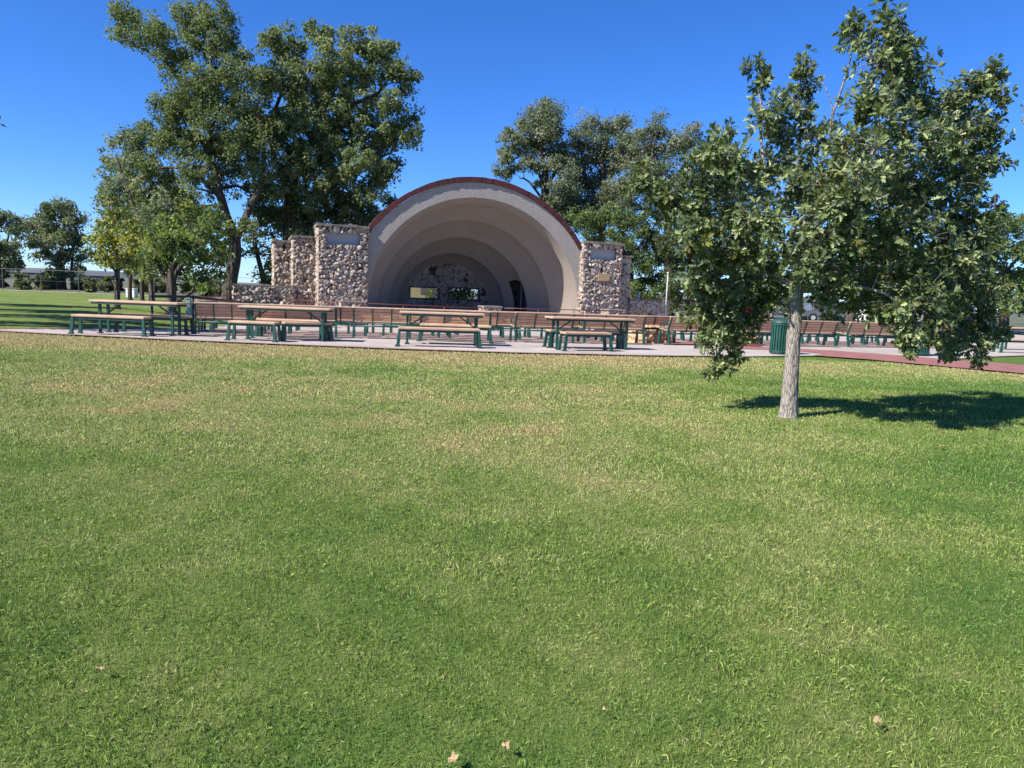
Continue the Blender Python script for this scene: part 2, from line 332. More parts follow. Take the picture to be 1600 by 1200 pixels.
# ------------------------------------------------------------ lawn blades
def inpoly(x, y, P):
    r = np.zeros(len(x), bool); n = len(P)
    for i in range(n):
        x1, y1 = P[i][0], P[i][1]; x2, y2 = P[(i + 1) % n][0], P[(i + 1) % n][1]
        c = ((y1 > y) != (y2 > y)) & (x < (x2 - x1) * (y - y1) / (y2 - y1 + 1e-12) + x1); r ^= c
    return r
def make_grass():
    Vs = []; Cs = []; nb = 0
    pathpoly = [tuple(p) for p in PATH_N + PATH_F] + [tuple(gp(1130, 546))]
    for (d0, d1, dens, wd, ht) in ((1.6, 3.2, 15500, 0.0022, 0.024), (3.2, 5.2, 9000, 0.0033, 0.026), (5.2, 8.5, 4000, 0.0058, 0.029), (8.5, 12.5, 2000, 0.0092, 0.034), (12.5, 17.9, 800, 0.0130, 0.034)):
        x0, x1 = -(0.74 * d1 + 2.6), 0.74 * d1 + 2.6; n = int((x1 - x0) * (d1 - d0) * dens)
        x = RNG.uniform(x0, x1, n); y = RNG.uniform(d0, d1, n); k = (np.abs(x) < 0.74 * y + 0.8) | (RNG.random(n) * 1.8 > (np.abs(x) - 0.74 * y - 0.8) + .0) & (RNG.random(n) < .75)
        k &= ~inpoly(x, y, conc) & ~inpoly(x, y, pathpoly); x = x[k]; y = y[k]; n = len(x)
        # tufts: local height changes
        tuft = 0.85 + 0.18 * np.sin(x * 7.1 + 3 * np.sin(y * 2.3)) * np.sin(y * 6.3 + 2 * np.sin(x * 3.1)) + 0.08 * np.sin(x * 1.7 + y * 2.1)
        h = ht * RNG.uniform(0.5, 1.25, n) * np.clip(tuft, 0.45, 1.4); a = RNG.uniform(0, 2 * pi, n); lean = np.abs(RNG.normal(0, 0.75, n)); la = RNG.uniform(0, 2 * pi, n)
        lng = RNG.random(n) < 0.003; h[lng] *= 1.7
        ww = wd * RNG.uniform(0.7, 1.3, n); dx, dy = np.cos(a) * ww / 2, np.sin(a) * ww / 2
        lx, ly = np.cos(la) * np.sin(lean), np.sin(la) * np.sin(lean); cz = np.cos(np.minimum(lean, 1.35))
        v = np.empty((n, 4, 3)); v[:, 0] = np.c_[x - dx, y - dy, np.zeros(n)]; v[:, 1] = np.c_[x + dx, y + dy, np.zeros(n)]
        v[:, 2] = np.c_[x + dx * .8 + lx * h * .45, y + dy * .8 + ly * h * .45, h * .62 * (0.4 + 0.6 * cz)]
        v[:, 3] = np.c_[x + lx * h, y + ly * h, h * cz + 0.002]
        br = np.clip(RNG.normal(1.0, 0.33, n), 0.35, 1.75); st = np.where(RNG.random(n) < 0.13, RNG.uniform(0.3, 0.95, n), RNG.uniform(0, 0.10, n)); st[lng] = RNG.uniform(0.1, 0.6, lng.sum())
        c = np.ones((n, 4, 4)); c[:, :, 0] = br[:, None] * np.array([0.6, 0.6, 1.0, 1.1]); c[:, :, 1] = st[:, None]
        Vs.append(v.reshape(-1, 3)); Cs.append(c.reshape(-1, 4)); nb += n
    V = np.concatenate(Vs); Cc = np.concatenate(Cs); i = np.arange(nb)[:, None] * 4
    me = npmesh('grass', V, i + np.array([0, 1, 2, 3]), np.full(nb, 4), Cc)
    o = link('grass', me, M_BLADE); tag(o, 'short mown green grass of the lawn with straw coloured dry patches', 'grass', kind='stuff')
make_grass()

# ------------------------------------------------------------ band shell
TH = radians(20); DU = Vector((cos(TH), sin(TH), 0)); DN = Vector((-sin(TH), cos(TH), 0)); P0 = Vector((-2.2776, 39.3017, 0))
MSH = Matrix((DU, DN, Vector((0, 0, 1)))).transposed().to_4x4(); MSH.translation = P0    # local x=u, y=w (inward), z=up
shell = thing('bandshell', 'arched pale stucco band shell with red coping and nested curved ceiling rings', 'band shell', P0, TH)
UC, VC = 0.215, 0.20

def stone_grid(org, du, dv, nrm, L, H, amp=0.07, cell=0.22, res=0.04, hole=None, mask=None, seed=0, flat=0.0, rough_top=0.0):
    """one rubble face: returns verts, quads, colours"""
    r = np.random.default_rng(seed); nu = max(2, int(L / res)); nv = max(2, int(H / res)); u = np.linspace(0, L, nu + 1); v = np.linspace(0, H, nv + 1); U, V = np.meshgrid(u, v, indexing='ij')
    gx, gy = np.meshgrid(np.arange(-1, L / cell + 1), np.arange(-1, H / cell + 1), indexing='ij'); sx = (gx.ravel() + r.uniform(0.02, .98, gx.size)) * cell; sy = (gy.ravel() + r.uniform(0.02, .98, gx.size)) * cell * 0.9
    k = r.random(sx.size) < 0.25; sx = np.r_[sx, sx[k] + r.uniform(-.12, .12, k.sum())]; sy = np.r_[sy, sy[k] + r.uniform(-.12, .12, k.sum())]
    px = U.ravel() + 0.03 * np.sin(V.ravel() * 23 + 2 * np.sin(U.ravel() * 9)); py = V.ravel() + 0.03 * np.sin(U.ravel() * 21 + 1.3 * np.sin(V.ravel() * 8))
    D = np.sqrt((px[:, None] - sx) ** 2 + ((py[:, None] - sy) * 1.15) ** 2); idx = np.argpartition(D, 1, axis=1)[:, :2]; d = np.take_along_axis(D, idx, 1); o = np.argsort(d, 1); d = np.take_along_axis(d, o, 1); idx = np.take_along_axis(idx, o, 1)
    e = np.clip((d[:, 1] - d[:, 0]) / 0.042, 0, 1); ids = idx[:, 0]; rr = r.random(sx.size); gxn = r.normal(0, .42, sx.size); gyn = r.normal(0, .42, sx.size)
    if flat: gxn *= 1 - flat; gyn *= 1 - flat
    disp = amp * e * (0.55 + 0.6 * rr[ids]) + e * ((px - sx[ids]) * gxn[ids] + (py - sy[ids]) * gyn[ids]) + r.normal(0, 0.006, len(px))
    ed = np.minimum.reduce([U.ravel(), L - U.ravel(), V.ravel(), H - V.ravel()]); bd_ = amp * .55; disp = np.where(ed < 1e-6, bd_, np.clip(disp, -0.02, 0.12)); uu, vv = U.ravel(), V.ravel()
    tu = np.where(uu < 1e-6, -bd_, np.where(uu > L - 1e-6, bd_, 0.0))
    P = np.array(org)[None] + (uu + tu)[:, None] * np.array(du) + V.ravel()[:, None] * np.array(dv) + disp[:, None] * np.array(nrm)
    r2 = r.random(sx.size); col = np.c_[r2[ids], np.clip(1.5 - 1.9 * e, 0, 1), rr[ids], np.ones(len(px))]
    I = np.arange((nu + 1) * (nv + 1)).reshape(nu + 1, nv + 1); q = np.stack([I[:-1, :-1], I[1:, :-1], I[1:, 1:], I[:-1, 1:]], -1).reshape(-1, 4)
    cu = ((u[:-1] + u[1:]) / 2)[:, None] + 0 * v[:-1]; cv = 0 * u[:-1][:, None] + ((v[:-1] + v[1:]) / 2)
    keep = np.ones(cu.shape, bool)
    if hole: 
        for h in (hole if isinstance(hole, list) else [hole]): keep &= ~((cu > h[0]) & (cu < h[1]) & (cv > h[2]) & (cv < h[3]))
    if mask: keep &= mask(cu, cv)
    return P, q[keep.ravel()], col
def stone_block(name, x0, x1, y0, y1, z0, z1, parent=None, faces='flrbt', amp=0.06, cell=0.24, res=0.035, hole=None, seed=1, flat=0.0):
    """rubble box; f=front(-y) b=back l=left r=right t=top"""
    Ps = []; Qs = []; Cs = []; n = 0
    spec = {'f': ((x0, y0, z0), (1, 0, 0), (0, 0, 1), (0, -1, 0), x1 - x0, z1 - z0), 'b': ((x1, y1, z0), (-1, 0, 0), (0, 0, 1), (0, 1, 0), x1 - x0, z1 - z0),
            'l': ((x0, y1, z0), (0, -1, 0), (0, 0, 1), (-1, 0, 0), y1 - y0, z1 - z0), 'r': ((x1, y0, z0), (0, 1, 0), (0, 0, 1), (1, 0, 0), y1 - y0, z1 - z0),
            't': ((x0, y0, z1), (1, 0, 0), (0, 1, 0), (0, 0, 1), x1 - x0, y1 - y0)}
    for i, k in enumerate(faces):
        s_ = spec[k]; P, q, c = stone_grid(*s_, amp=amp, cell=cell, res=res, hole=hole if k == 'f' else None, seed=seed * 10 + i, flat=flat)
        Ps.append(P); Qs.append(q + n); Cs.append(c); n += len(P)
    Q = np.concatenate(Qs); me = npmesh(name, np.concatenate(Ps), Q, np.full(len(Q), 4), np.concatenate(Cs))
    return link(name, me, M_STONE, parent)

def arc_surface(name, prof, m, parent, n=120, skip=None, drop=0.05):
    """profile [(R, w)] swept over the half circle and dropped to the floor on both sides"""
    phis = [i * pi / n for i in range(n + 1)]; cols = []
    cols.append([(UC + R, w_, drop) for R, w_ in prof])
    for ph in phis: cols.append([(UC + R * cos(ph), w_, VC + R * sin(ph)) for R, w_ in prof])
    cols.append([(UC - R, w_, drop) for R, w_ in prof])
    b = MB(); vs = [p for c in cols for p in c]; k = len(prof); fs = []
    for i in range(len(cols) - 1):
        for j in range(k - 1):
            c = [vs[i * k + j], vs[(i + 1) * k + j + 1]]; ce = [(c[0][t] + c[1][t]) / 2 for t in range(3)]
            if skip and skip(ce): continue
            fs.append((i * k + j, i * k + j + 1, (i + 1) * k + j + 1, (i + 1) * k + j))
    b.add(vs, fs); return b.obj(name, m, parent, smooth=True)
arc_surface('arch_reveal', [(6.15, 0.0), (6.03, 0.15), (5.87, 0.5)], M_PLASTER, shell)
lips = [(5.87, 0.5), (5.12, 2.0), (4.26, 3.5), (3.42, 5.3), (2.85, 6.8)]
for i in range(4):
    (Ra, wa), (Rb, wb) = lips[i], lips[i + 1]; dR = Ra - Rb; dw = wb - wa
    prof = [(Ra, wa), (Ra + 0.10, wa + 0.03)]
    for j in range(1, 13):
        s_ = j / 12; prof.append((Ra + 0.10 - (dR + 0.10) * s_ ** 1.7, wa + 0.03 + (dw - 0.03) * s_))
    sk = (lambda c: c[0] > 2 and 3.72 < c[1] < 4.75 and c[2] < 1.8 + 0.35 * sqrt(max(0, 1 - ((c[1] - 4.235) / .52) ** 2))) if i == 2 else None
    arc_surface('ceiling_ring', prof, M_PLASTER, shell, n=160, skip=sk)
# side doorway on the right, between two rings
b = MB(); b.box((5.6, 3.70, 1.05), (2.4, .04, 2.2)); b.box((5.6, 4.77, 1.05), (2.4, .04, 2.2)); b.box((5.6, 4.23, 2.17), (2.4, 1.1, .04)); b.box((6.85, 4.23, 1.05), (.04, 1.1, 2.2))
dr = b.obj('doorway', M_DARK, shell)
b = MB(); b.box((4.36, 4.28, 1.0), (.06, .06, 1.9)); b.obj('door_edge', M_PLASTER, dr)
# stage floor and front wall
b = MB(); b.box((UC, 3.5, -0.20), (12.2, 7.2, 0.8)); b.obj('stage_floor', M_CONC, shell)
# front stucco wall
def outer_pt(ph, Rr=7.12):
    cx, cz = UC, VC; dx, dz = cos(ph), sin(ph); ox, oz = UC - 0.21, VC - 0.02
    B = ox * dx + oz * dz; Cc = ox * ox + oz * oz - Rr * Rr; t = -B + sqrt(B * B - Cc)
    if dx > 1e-6: t = min(t, (6.62 - cx) / dx)
    if dx < -1e-6: t = min(t, (-6.2 - cx) / dx)
    return cx + dx * t, cz + dz * t
b = MB(); n = 160; vs = []
for i in range(n + 1):
    ph = i * pi / n; x2, z2 = outer_pt(ph); x1, z1 = UC + 6.15 * cos(ph), VC + 6.15 * sin(ph)
    for k in range(7): f = k / 6; vs.append((x1 + (x2 - x1) * f, 0.0, z1 + (z2 - z1) * f))
fs = [(i * 7 + k, i * 7 + k + 1, (i + 1) * 7 + k + 1, (i + 1) * 7 + k) for i in range(n) for k in range(6)]
b.add(vs, fs); b.box((6.5, 0.05, 0.1), (0.27, .1, .2)); b.box((-6.07, 0.05, 0.1), (.27, .1, .2)); b.obj('stucco_front', M_STUCCO, shell)
# red coping: tiles along the arc
b = MB(); a0 = math.acos(6.10 / 7.40); a1 = pi - a0; nt_ = 46
for i in range(nt_):
    p0 = a0 + (a1 - a0) * i / nt_; p1 = a0 + (a1 - a0) * (i + 0.97) / nt_; j = random.uniform(-.012, .012)
    rs = (7.13, 7.40 + j); ww = (-0.075 + j, 0.35)
    v8 = [(0.21 + r_ * cos(p), w_, 0.02 + r_ * sin(p)) for p in (p0, p1) for r_ in rs for w_ in ww]
    b.add(v8, [(0, 1, 3, 2), (4, 6, 7, 5), (0, 4, 5, 1), (2, 3, 7, 6), (0, 2, 6, 4), (1, 5, 7, 3)])
b.obj('red_coping', M_RED, shell)
# outer roof and rear
b = MB(); n = 60; vs = []
for i in range(n + 1):
    ph = i * pi / n
    for w_, R_ in ((0.02, 7.10), (3.5, 6.9), (7.2, 6.4)): vs.append((0.21 + R_ * cos(ph) * (0.86 if w_ < .1 else 1), w_, 0.02 + R_ * sin(ph)))
b.add(vs, [(i * 3 + k, i * 3 + k + 1, (i + 1) * 3 + k + 1, (i + 1) * 3 + k) for i in range(n) for k in range(2)]); b.obj('outer_roof', M_STUCCO, shell, smooth=True)
holes = [(-2.10, -0.20, 0.80, 1.50), (0.36, 2.46, 0.80, 1.55)]
L = 13.2
P, q, c = stone_grid((UC - 6.6, 6.8, 0), (1, 0, 0), (0, 0, 1), (0, -1, 0), 13.2, 7.0, amp=0.05, cell=0.42, res=0.05, hole=[(h[0] - UC + 6.6, h[1] - UC + 6.6, h[2], h[3]) for h in holes],
                   mask=lambda u, v: ((u - 6.6) ** 2 + (v - .2) ** 2) < 3.05 ** 2, seed=77, flat=0.7)
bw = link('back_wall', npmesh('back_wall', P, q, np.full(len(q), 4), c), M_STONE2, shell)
P, q, c = stone_grid((UC - 6.6, 7.15, 0), (1, 0, 0), (0, 0, 1), (0, 1, 0), 13.2, 7.0, amp=0.05, cell=0.42, res=0.1, hole=[(h[0] - UC + 6.6, h[1] - UC + 6.6, h[2], h[3]) for h in holes],
                   mask=lambda u, v: ((u - 6.6) ** 2 + (v - .2) ** 2) < 6.3 ** 2, seed=78, flat=0.7)
link('rear_wall', npmesh('rear_wall', P, q, np.full(len(q), 4), c), M_STONE, shell)
for i, h in enumerate(holes):
    b = MB(); cx = (h[0] + h[1]) / 2; cz = (h[2] + h[3]) / 2; wx = h[1] - h[0]; hz = h[3] - h[2]
    for x_ in (h[0], h[1]): b.box((x_, 6.97, cz), (.08, .42, hz + .08))
    for z_ in (h[2], h[3]): b.box((cx, 6.97, z_), (wx + .16, .43, .08))
    f_ = b.obj('window', M_DARK, bw)
    if i == 0: b = MB(); b.tube([(h[1] - .25, 7.0, h[2]), (h[1] - .27, 7.0, h[3])], .045); b.obj('window_post', M_WHITE, f_)

def cap(name, x0, x1, y0, y1, z, parent, th=0.13, over=0.13, seed=5):
    r = random.Random(seed); b = MB(); x = x0 - over
    while x < x1 + over - .02:
        l = min(r.uniform(.28, .5), x1 + over - x); j = r.uniform(-.025, .025)
        b.box((x + l / 2, (y0 + y1) / 2 + r.uniform(-.02, .02), z + th / 2 + j), (l - .015, y1 - y0 + 2 * over, th + r.uniform(-.03, .02))); x += l
    return b.obj(name, M_CAP, parent)
M_CAP = simple('cap_stone', (0.08, 0.065, 0.055), (0.28, 0.23, 0.195), 5, 0.95, 0.8, 0.04, 12)
for (x0, x1, lab, sd) in ((-8.18, -5.83, None, 3), (6.32, 8.67, None, 4)):
    pl = stone_block('stone_pillar', x0, x1, -0.40, 1.6, -.6, 4.30, shell, faces='flr', hole=(0.36, 1.99, 4.04, 4.62), seed=sd, amp=0.065, cell=0.235, res=0.032)
    cap('cap', x0, x1, -0.40, 1.6, 4.30, pl, seed=sd)
    b = MB(); b.box(((x0 + x1) / 2, -0.26, 3.73), (1.72, .04, .66)); b.obj('inscription_panel', M_PANEL, pl)
    if sd == 4:
        b = MB(); b.box((7.58, -0.49, 2.45), (.70, .06, .42)); pq = b.obj('plaque', M_BRONZE, pl, bevel=.01)
b = stone_block('wing_wall', -9.32, -8.18, 0.95, 4.2, -.6, 3.72, shell, faces='fl', seed=8); cap('cap', -9.32, -8.18, 0.95, 4.2, 3.72, b, seed=9)
b = stone_block('wing_wall', 8.67, 9.95, 0.8, 4.0, -.6, 3.68, shell, faces='frl', seed=10, cell=0.34, flat=.6, amp=.04); cap('cap', 8.67, 9.95, 0.8, 4.0, 3.68, b, seed=11)
# curved stretch behind the left wing
b = stone_block('curved_wall', -10.2, -9.36, 2.6, 5.6, -.6, 3.55, shell, faces='fl', seed=12); cap('cap', -10.2, -9.36, 2.6, 5.6, 3.55, b, seed=13)
def lowwall(lab, x0, x1, y0, y1, z1, seed, **k):
    t = thing('stone_wall', lab, 'wall', P0, TH); o = stone_block('rubble_face', x0, x1, y0, y1, -.6, z1, t, faces='flrb', seed=seed, **k); cap('cap', x0, x1, y0, y1, z1, t, seed=seed + 1, th=.10, over=.07); return t
lowwall('low rubble stone wall running left from the band shell towards the tree trunk', -12.16, -9.36, 0.35, 0.93, 1.20, 21)
lowwall('low rubble stone wall on the right of the band shell, half in shade', 9.98, 12.63, 0.6, 1.1, 1.18, 23, cell=.33, flat=.5, amp=.05)
def pedestal(px0, px1, ytop, Y, lab, seed):
    a = pp(px0, ytop, Y); zz = a.z; ux = (px1 - px0) / F * Y
    t = thing('stone_pedestal', lab, 'pedestal', (a.x, a.y, 0), TH, 'rubble pedestals in the stage railing')
    o = stone_block('rubble_body', 0, ux * .93, 0, .75, -.5, zz - .08, t, faces='flr', seed=seed, cell=.2, amp=.05); b = MB(); b.box((ux * .465, .375, zz - .04), (ux * .93 + .1, .87, .08)); b.obj('cap', M_CAP, t, bevel=.015)
pedestal(534, 573, 470, 30.0, 'stone pedestal in front of the left pillar of the band shell', 31)
pedestal(757, 787, 478, 30.5, 'stone pedestal in front of the middle of the stage opening', 32)
pedestal(952, 981, 483, 33.0, 'stone pedestal in front of the right pillar of the band shell', 33)

# ------------------------------------------------------------ railings
def railing(name, lab, pts, m, posts, r=0.018, bot=-0.4):
    t = thing(name, lab, 'railing'); b = MB(); b.tube(pts, r); b.obj('top_rail', m, t, smooth=True)
    for p in posts: b = MB(); b.tube([(p.x, p.y, bot), (p.x, p.y, p.z)], r * .9); b.obj('post', m, t, smooth=True)
    return t
A = [pp(452, 469, 31), pp(574, 474.2, 30.6), pp(694, 478, 30.8)]
railing('stage_railing', 'thin red pipe railing from the left wall to the middle stage pedestal', [pp(458, 468.5, 31), pp(574, 474.2, 30.4), pp(757, 481.5, 30.7)], M_REDPIPE, [pp(492, 470, 30.9), pp(513, 471, 30.8), pp(630, 476.3, 30.5), pp(694, 479, 30.6)])
railing('stage_railing', 'thin red pipe railing between the middle and right stage pedestals', [pp(788, 481.5, 31), pp(841, 483, 31.4), pp(955, 485.5, 33)], M_REDPIPE, [pp(841, 483, 31.4), pp(897, 484.2, 32.2), pp(906, 484.4, 32.3)])
railing('stage_railing', 'short red pipe railing beside the right stage pedestal', [pp(981, 487, 33.4), pp(1010, 487.5, 34), pp(1018, 494, 34)], M_REDPIPE, [pp(1008, 487.5, 34), pp(998, 487.2, 33.8)])
q1 = pp(237, 463, 19.2); q2 = pp(301, 463.7, 21)
railing('ramp_railing', 'dark steel handrail at the left end of the paving beside the first bench', [q1, q2], M_BLACK, [q1], r=.035)
railing('ramp_railing', 'dark brown sloping handrail from the thick red post down towards the tables', [q2, pp(400, 475, 24.5)], M_BROWNPIPE, [q2], r=.045)
railing('ramp_railing', 'thin red handrail running in front of the low left stone wall', [pp(303, 464.4, 21.1), pp(365, 461.5, 27), pp(462, 458.5, 33)], M_REDPIPE, [pp(312, 464, 22), pp(394, 460.8, 29), pp(416, 460, 30.5), pp(455, 458.7, 32.6)])

# ------------------------------------------------------------ park benches with backs (origin: left rear foot, x along, y to the stage)
def bench_proto(Lb=1.55):
    t = thing('park_bench', 'x', 'bench', group='green iron park benches in rows facing the stage')
    b = MB()
    for k in range(4): b.box((Lb / 2, 0.10 + k * 0.105, 0.425 + 0.012 * k), (Lb, 0.088, 0.034))
    b.obj('seat', M_WOOD, t, bevel=.008)
    b = MB()
    for k in range(4):
        z = 0.505 + k * 0.082; y = 0.055 - (z - .45) * 0.30; b.box((Lb / 2, y, z), (Lb, .028, .072), Matrix.Rotation(radians(17), 3, 'X'))
    b.obj('backrest', M_WOOD2, t, bevel=.008)
    b = MB(); b.box((Lb / 2, -0.055, 0.815), (Lb + .02, .062, .045)); b.obj('top_slat', M_WOOD, t, bevel=.012)
    b = MB(); b.tube([(0, .03, .335), (Lb, .03, .335)], .021); b.obj('stretcher', M_GREEN, t, smooth=True)
    for i in range(4):
        x = .02 + (Lb - .04) * i / 3; b = MB(); end = i in (0, 3); wd = .045 if end else .03
        pr = [(x, -.085, .80), (x, -.03, .66), (x, .03, .50), (x, .045, .40)]
        if end or i == 2 or i == 1:
            for p, q_ in zip(pr[:-1], pr[1:]): b.bar(p, q_, wd, .03)
        if end:
            b.bar((x, .045, .40), (x, -.03, .20), wd, .05); b.bar((x, -.03, .20), (x, -.05, .03), wd + .01, .06); b.bar((x, .42, .41), (x, .44, .22), wd, .05); b.bar((x, .44, .22), (x, .46, .03), wd + .01, .06)
            b.bar((x, .04, .39), (x, .44, .40), wd, .04)
        else: b.bar((x, .04, .39), (x, .44, .40), wd, .03)
        fr = b.obj('frame', M_GREEN if end else M_DKGREEN, t)
        if end:
            b = MB(); b.tube([(x, -.01, .62), (x, .10, .655), (x, .25, .655), (x, .38, .63), (x, .44, .56), (x, .43, .47), (x, .38, .43)], .016, 6)
            b.tube([(x, .1, .52), (x, .17, .58), (x, .25, .55), (x, .27, .48), (x, .22, .44)], .011, 6); b.obj('armrest', M_GREEN, t, smooth=True)
    return t
ORD = ['first', 'second', 'third', 'fourth', 'fifth', 'sixth', 'seventh', 'eighth', 'ninth', 'tenth', 'eleventh', 'twelfth']
ROWN = ['front', 'second', 'third', 'fourth']
rowpx = [(305, 391), (404, 526), (551, 641), (655, 766), (803.5, 893), (908, 1005), (1043, 1124), (1138, 1207), (1229, 1303), (1322, 1399), (1414, 1490)]
RL = rowline(0)
def on_row(px, k):
    """ground point on row k whose picture column is px"""
    pts = rowline(k * 1.4)
    def col(p): d = p - Vector((0, 0, EYE)); return 800 + F * d.dot(RT) / d.dot(FW)
    for i in range(len(pts) - 1):
        a, b_ = col(pts[i]), col(pts[i + 1])
        if a <= px <= b_ or i == len(pts) - 2 or (i == 0 and px < a):
            f = (px - a) / (b_ - a); return pts[i].lerp(pts[i + 1], f)
proto = bench_proto(); first = True
for k in range(4):
    for i, (a, b_) in enumerate(rowpx):
        sh = (0, 46, 20, 58)[k] * (1 if i else 0.5); p = on_row(a + sh, k); q_ = on_row(b_ + sh, k)
        o = proto if first else copy_tree(proto); first = False
        ang = atan2(q_.y - p.y, q_.x - p.x) + random.uniform(-.02, .02); o.location = (p.x, p.y, .03 + terr(p.x, p.y)); o.rotation_euler = (0, 0, ang)
        o.scale = ((q_ - p).length / 1.55, 1, 1)
        o['label'] = 'slatted bench with back, %s from left in the %s row of benches' % (ORD[i], ROWN[k])

# ------------------------------------------------------------ picnic tables and backless benches
def table(x0, y0, x1, y1, lab, ht=0.79, wid=0.62, over=0.19):
    p = gp(x0, y0, 0.03); q_ = gp(x1, y1, .03); Ld = (q_ - p).length; a = atan2(q_.y - p.y, q_.x - p.x)
    t = thing('picnic_table', lab, 'table', p, a, 'picnic tables along the front of the paving')
    L_ = Ld + 2 * over; b = MB()
    for k in range(4): b.box((Ld / 2, -.08 + (k + .5) * wid / 4, ht - .025), (L_, wid / 4 - .012, .048))
    b.obj('tabletop', M_WOOD, t, bevel=.012)
    b = MB(); b.box((Ld / 2, -.04, ht - .075), (L_ - .1, .03, .04)); b.box((Ld / 2, wid - .12, ht - .075), (L_ - .1, .03, .04))
    for x in (0, Ld): b.box((x, wid / 2 - .08, ht - .075), (.07, wid - .04, .045))
    b.obj('table_frame', M_DKGREEN, t)
    for x in (0, Ld):
        s_ = 1 if x == 0 else -1
        for y in (.06, wid - .22):
            b = MB(); b.bar((x, y, 0), (x, y, ht - .09), .055, .055); b.box((x, y, .01), (.11, .09, .02)); b.obj('leg', M_GREEN, t)
        b = MB(); b.bar((x, wid / 2 - .08, .42), (x + s_ * .42, wid / 2 - .08, ht - .09), .03, .03, (0, 1, 0)); b.box((x, wid / 2 - .08, .42), (.045, wid - .3, .045)); b.obj('brace', M_DKGREEN, t)
    return t
def bench(x0, y0, x1, y1, lab, wid=0.36, ht=0.46, over=0.03):
    p = gp(x0, y0, 0.03); q_ = gp(x1, y1, .03); Ld = (q_ - p).length; a = atan2(q_.y - p.y, q_.x - p.x)
    t = thing('backless_bench', lab, 'bench', p, a, 'backless benches beside the picnic tables')
    b = MB()
    for k in range(3): b.box((Ld / 2, -.02 + (k + .5) * wid / 3, ht - .035), (Ld + 2 * over, wid / 3 - .012, .055))
    b.obj('seat', M_WOOD, t, bevel=.014)
    b = MB(); b.box((Ld / 2, .03, ht - .09), (Ld, .03, .055)); b.box((Ld / 2, wid - .07, ht - .09), (Ld, .03, .055)); b.obj('seat_frame', M_DKGREEN, t)
    for x in (0, Ld):
        s_ = -1 if x == 0 else 1
        for y, dy in ((.02, -.03), (wid - .06, .03)):
            b = MB(); b.bar((x, y, ht - .07), (x + s_ * .01, y + dy * .5, .22), .055, .05); b.bar((x + s_ * .01, y + dy * .5, .22), (x + s_ * .035, y + dy, 0), .07, .06); b.box((x + s_ * .04, y + dy, .01), (.12, .08, .02)); b.obj('leg', M_GREEN, t)
    return t
table(155, 520.5, 268, 525, 'picnic table with tan top at the left end of the paving')
table(386, 530, 503, 534, 'picnic table with tan top in front of the left pillar')
table(636, 538, 744, 541, 'picnic table with tan top in front of the stage opening')
table(871, 545.3, 979, 547, 'picnic table with tan top in front of the right pillar')
bench(114, 521.5, 224, 526, 'backless bench on the lawn side of the leftmost picnic table')
bench(184, 519, 290, 523.2, 'backless bench on the stage side of the leftmost picnic table')
bench(358, 531.7, 428, 534.6, 'short backless bench at the left front of the second table')
bench(446, 533.4, 517, 533.6, 'shaded backless bench at the right front of the second table')
bench(402, 525.5, 500, 529.5, 'backless bench on the stage side of the second table from the left')
bench(624, 541.5, 748, 544.6, 'long backless bench on the lawn side of the third table')
bench(657, 533, 765, 537, 'backless bench on the stage side of the third table from the left')
bench(884, 548.6, 953, 549.2, 'short backless bench on the lawn side of the fourth table')
bench(860, 543.5, 972, 545, 'backless bench on the stage side of the fourth table')
bench(1565, 551, 1625, 553, 'backless bench in tree shade at the far right end of the paving')
table(1573, 546, 1640, 548, 'picnic table in tree shade at the right edge of the photograph')

# ------------------------------------------------------------ litter bins
def bin_(px, py, wpx, lab):
    p = gp(px, py, .03); r = wpx / 2 / F * p.y; t = thing('litter_bin', lab, 'litter bin', p, 0, 'green slatted litter bins'); n = 22; b = MB()
    for i in range(n):
        a = 2 * pi * i / n; R_ = Matrix.Rotation(a, 3, 'Z'); b.box(R_ @ Vector((r - .01, 0, .42)), (.018, 2 * pi * r / n * .62, .80), R_)
    b.obj('slats', M_GREEN, t); b = MB(); b.lathe([(r * .84, .05), (r * .86, .78), (r * .80, .78), (r * .78, .06), (0, .06)]); b.obj('liner', M_DKGREEN, t, smooth=True)
    b = MB()
    for z in (.06, .76): b.lathe([(r + .012, z), (r + .012, z + .045), (r - .02, z + .045), (r - .02, z), (r + .012, z)])
    b.obj('hoop', M_GREEN, t); b = MB(); b.lathe([(r + .02, .82), (r * .95, .88), (r * .6, .93), (r * .45, .93), (r * .45, .86), (0, .86)]); b.obj('lid', M_DKGREEN, t, smooth=True)
bin_(1217, 553, 29, 'green slatted litter bin right behind the oak trunk')
bin_(1431, 555, 36, 'green slatted litter bin half hidden by low oak leaves on the right')

# ------------------------------------------------------------ rough planter, pedestal stone, box, poles, plant
def rock_ring(px0, px1, py, ht, lab, seed, name='rock_planter', deep=1.0, cat='planter'):
    p = gp(px0, py, .03); q_ = gp(px1, py, .03); t = thing(name, lab, cat, p - Vector((0, 0, .12)), atan2(q_.y - p.y, q_.x - p.x)); L_ = (q_ - p).length
    o = stone_block('rough_rocks', 0, L_, 0, deep, 0, ht + .12, t, faces='flrt', seed=seed, cell=.22, amp=.11, res=.03); o.data.materials.clear(); o.data.materials.append(M_ROUGHSTONE)
rock_ring(1004, 1047, 535.5, .40, 'rough tan rock planter seen behind the sixth front bench', 41)
rock_ring(1168, 1181, 537, .30, 'small brown rough stone block behind the low oak leaves', 42, 'stone_block', .3, 'stone block')
b = MB(); p = gp(296, 488.5, 0); b.box((0, 0, .38), (.42, .3, .76)); b.box((0, 0, .78), (.46, .34, .04)); b.xf(Matrix.Translation((p.x, 25, 0))); p = pp(296.5, 480, 25); 
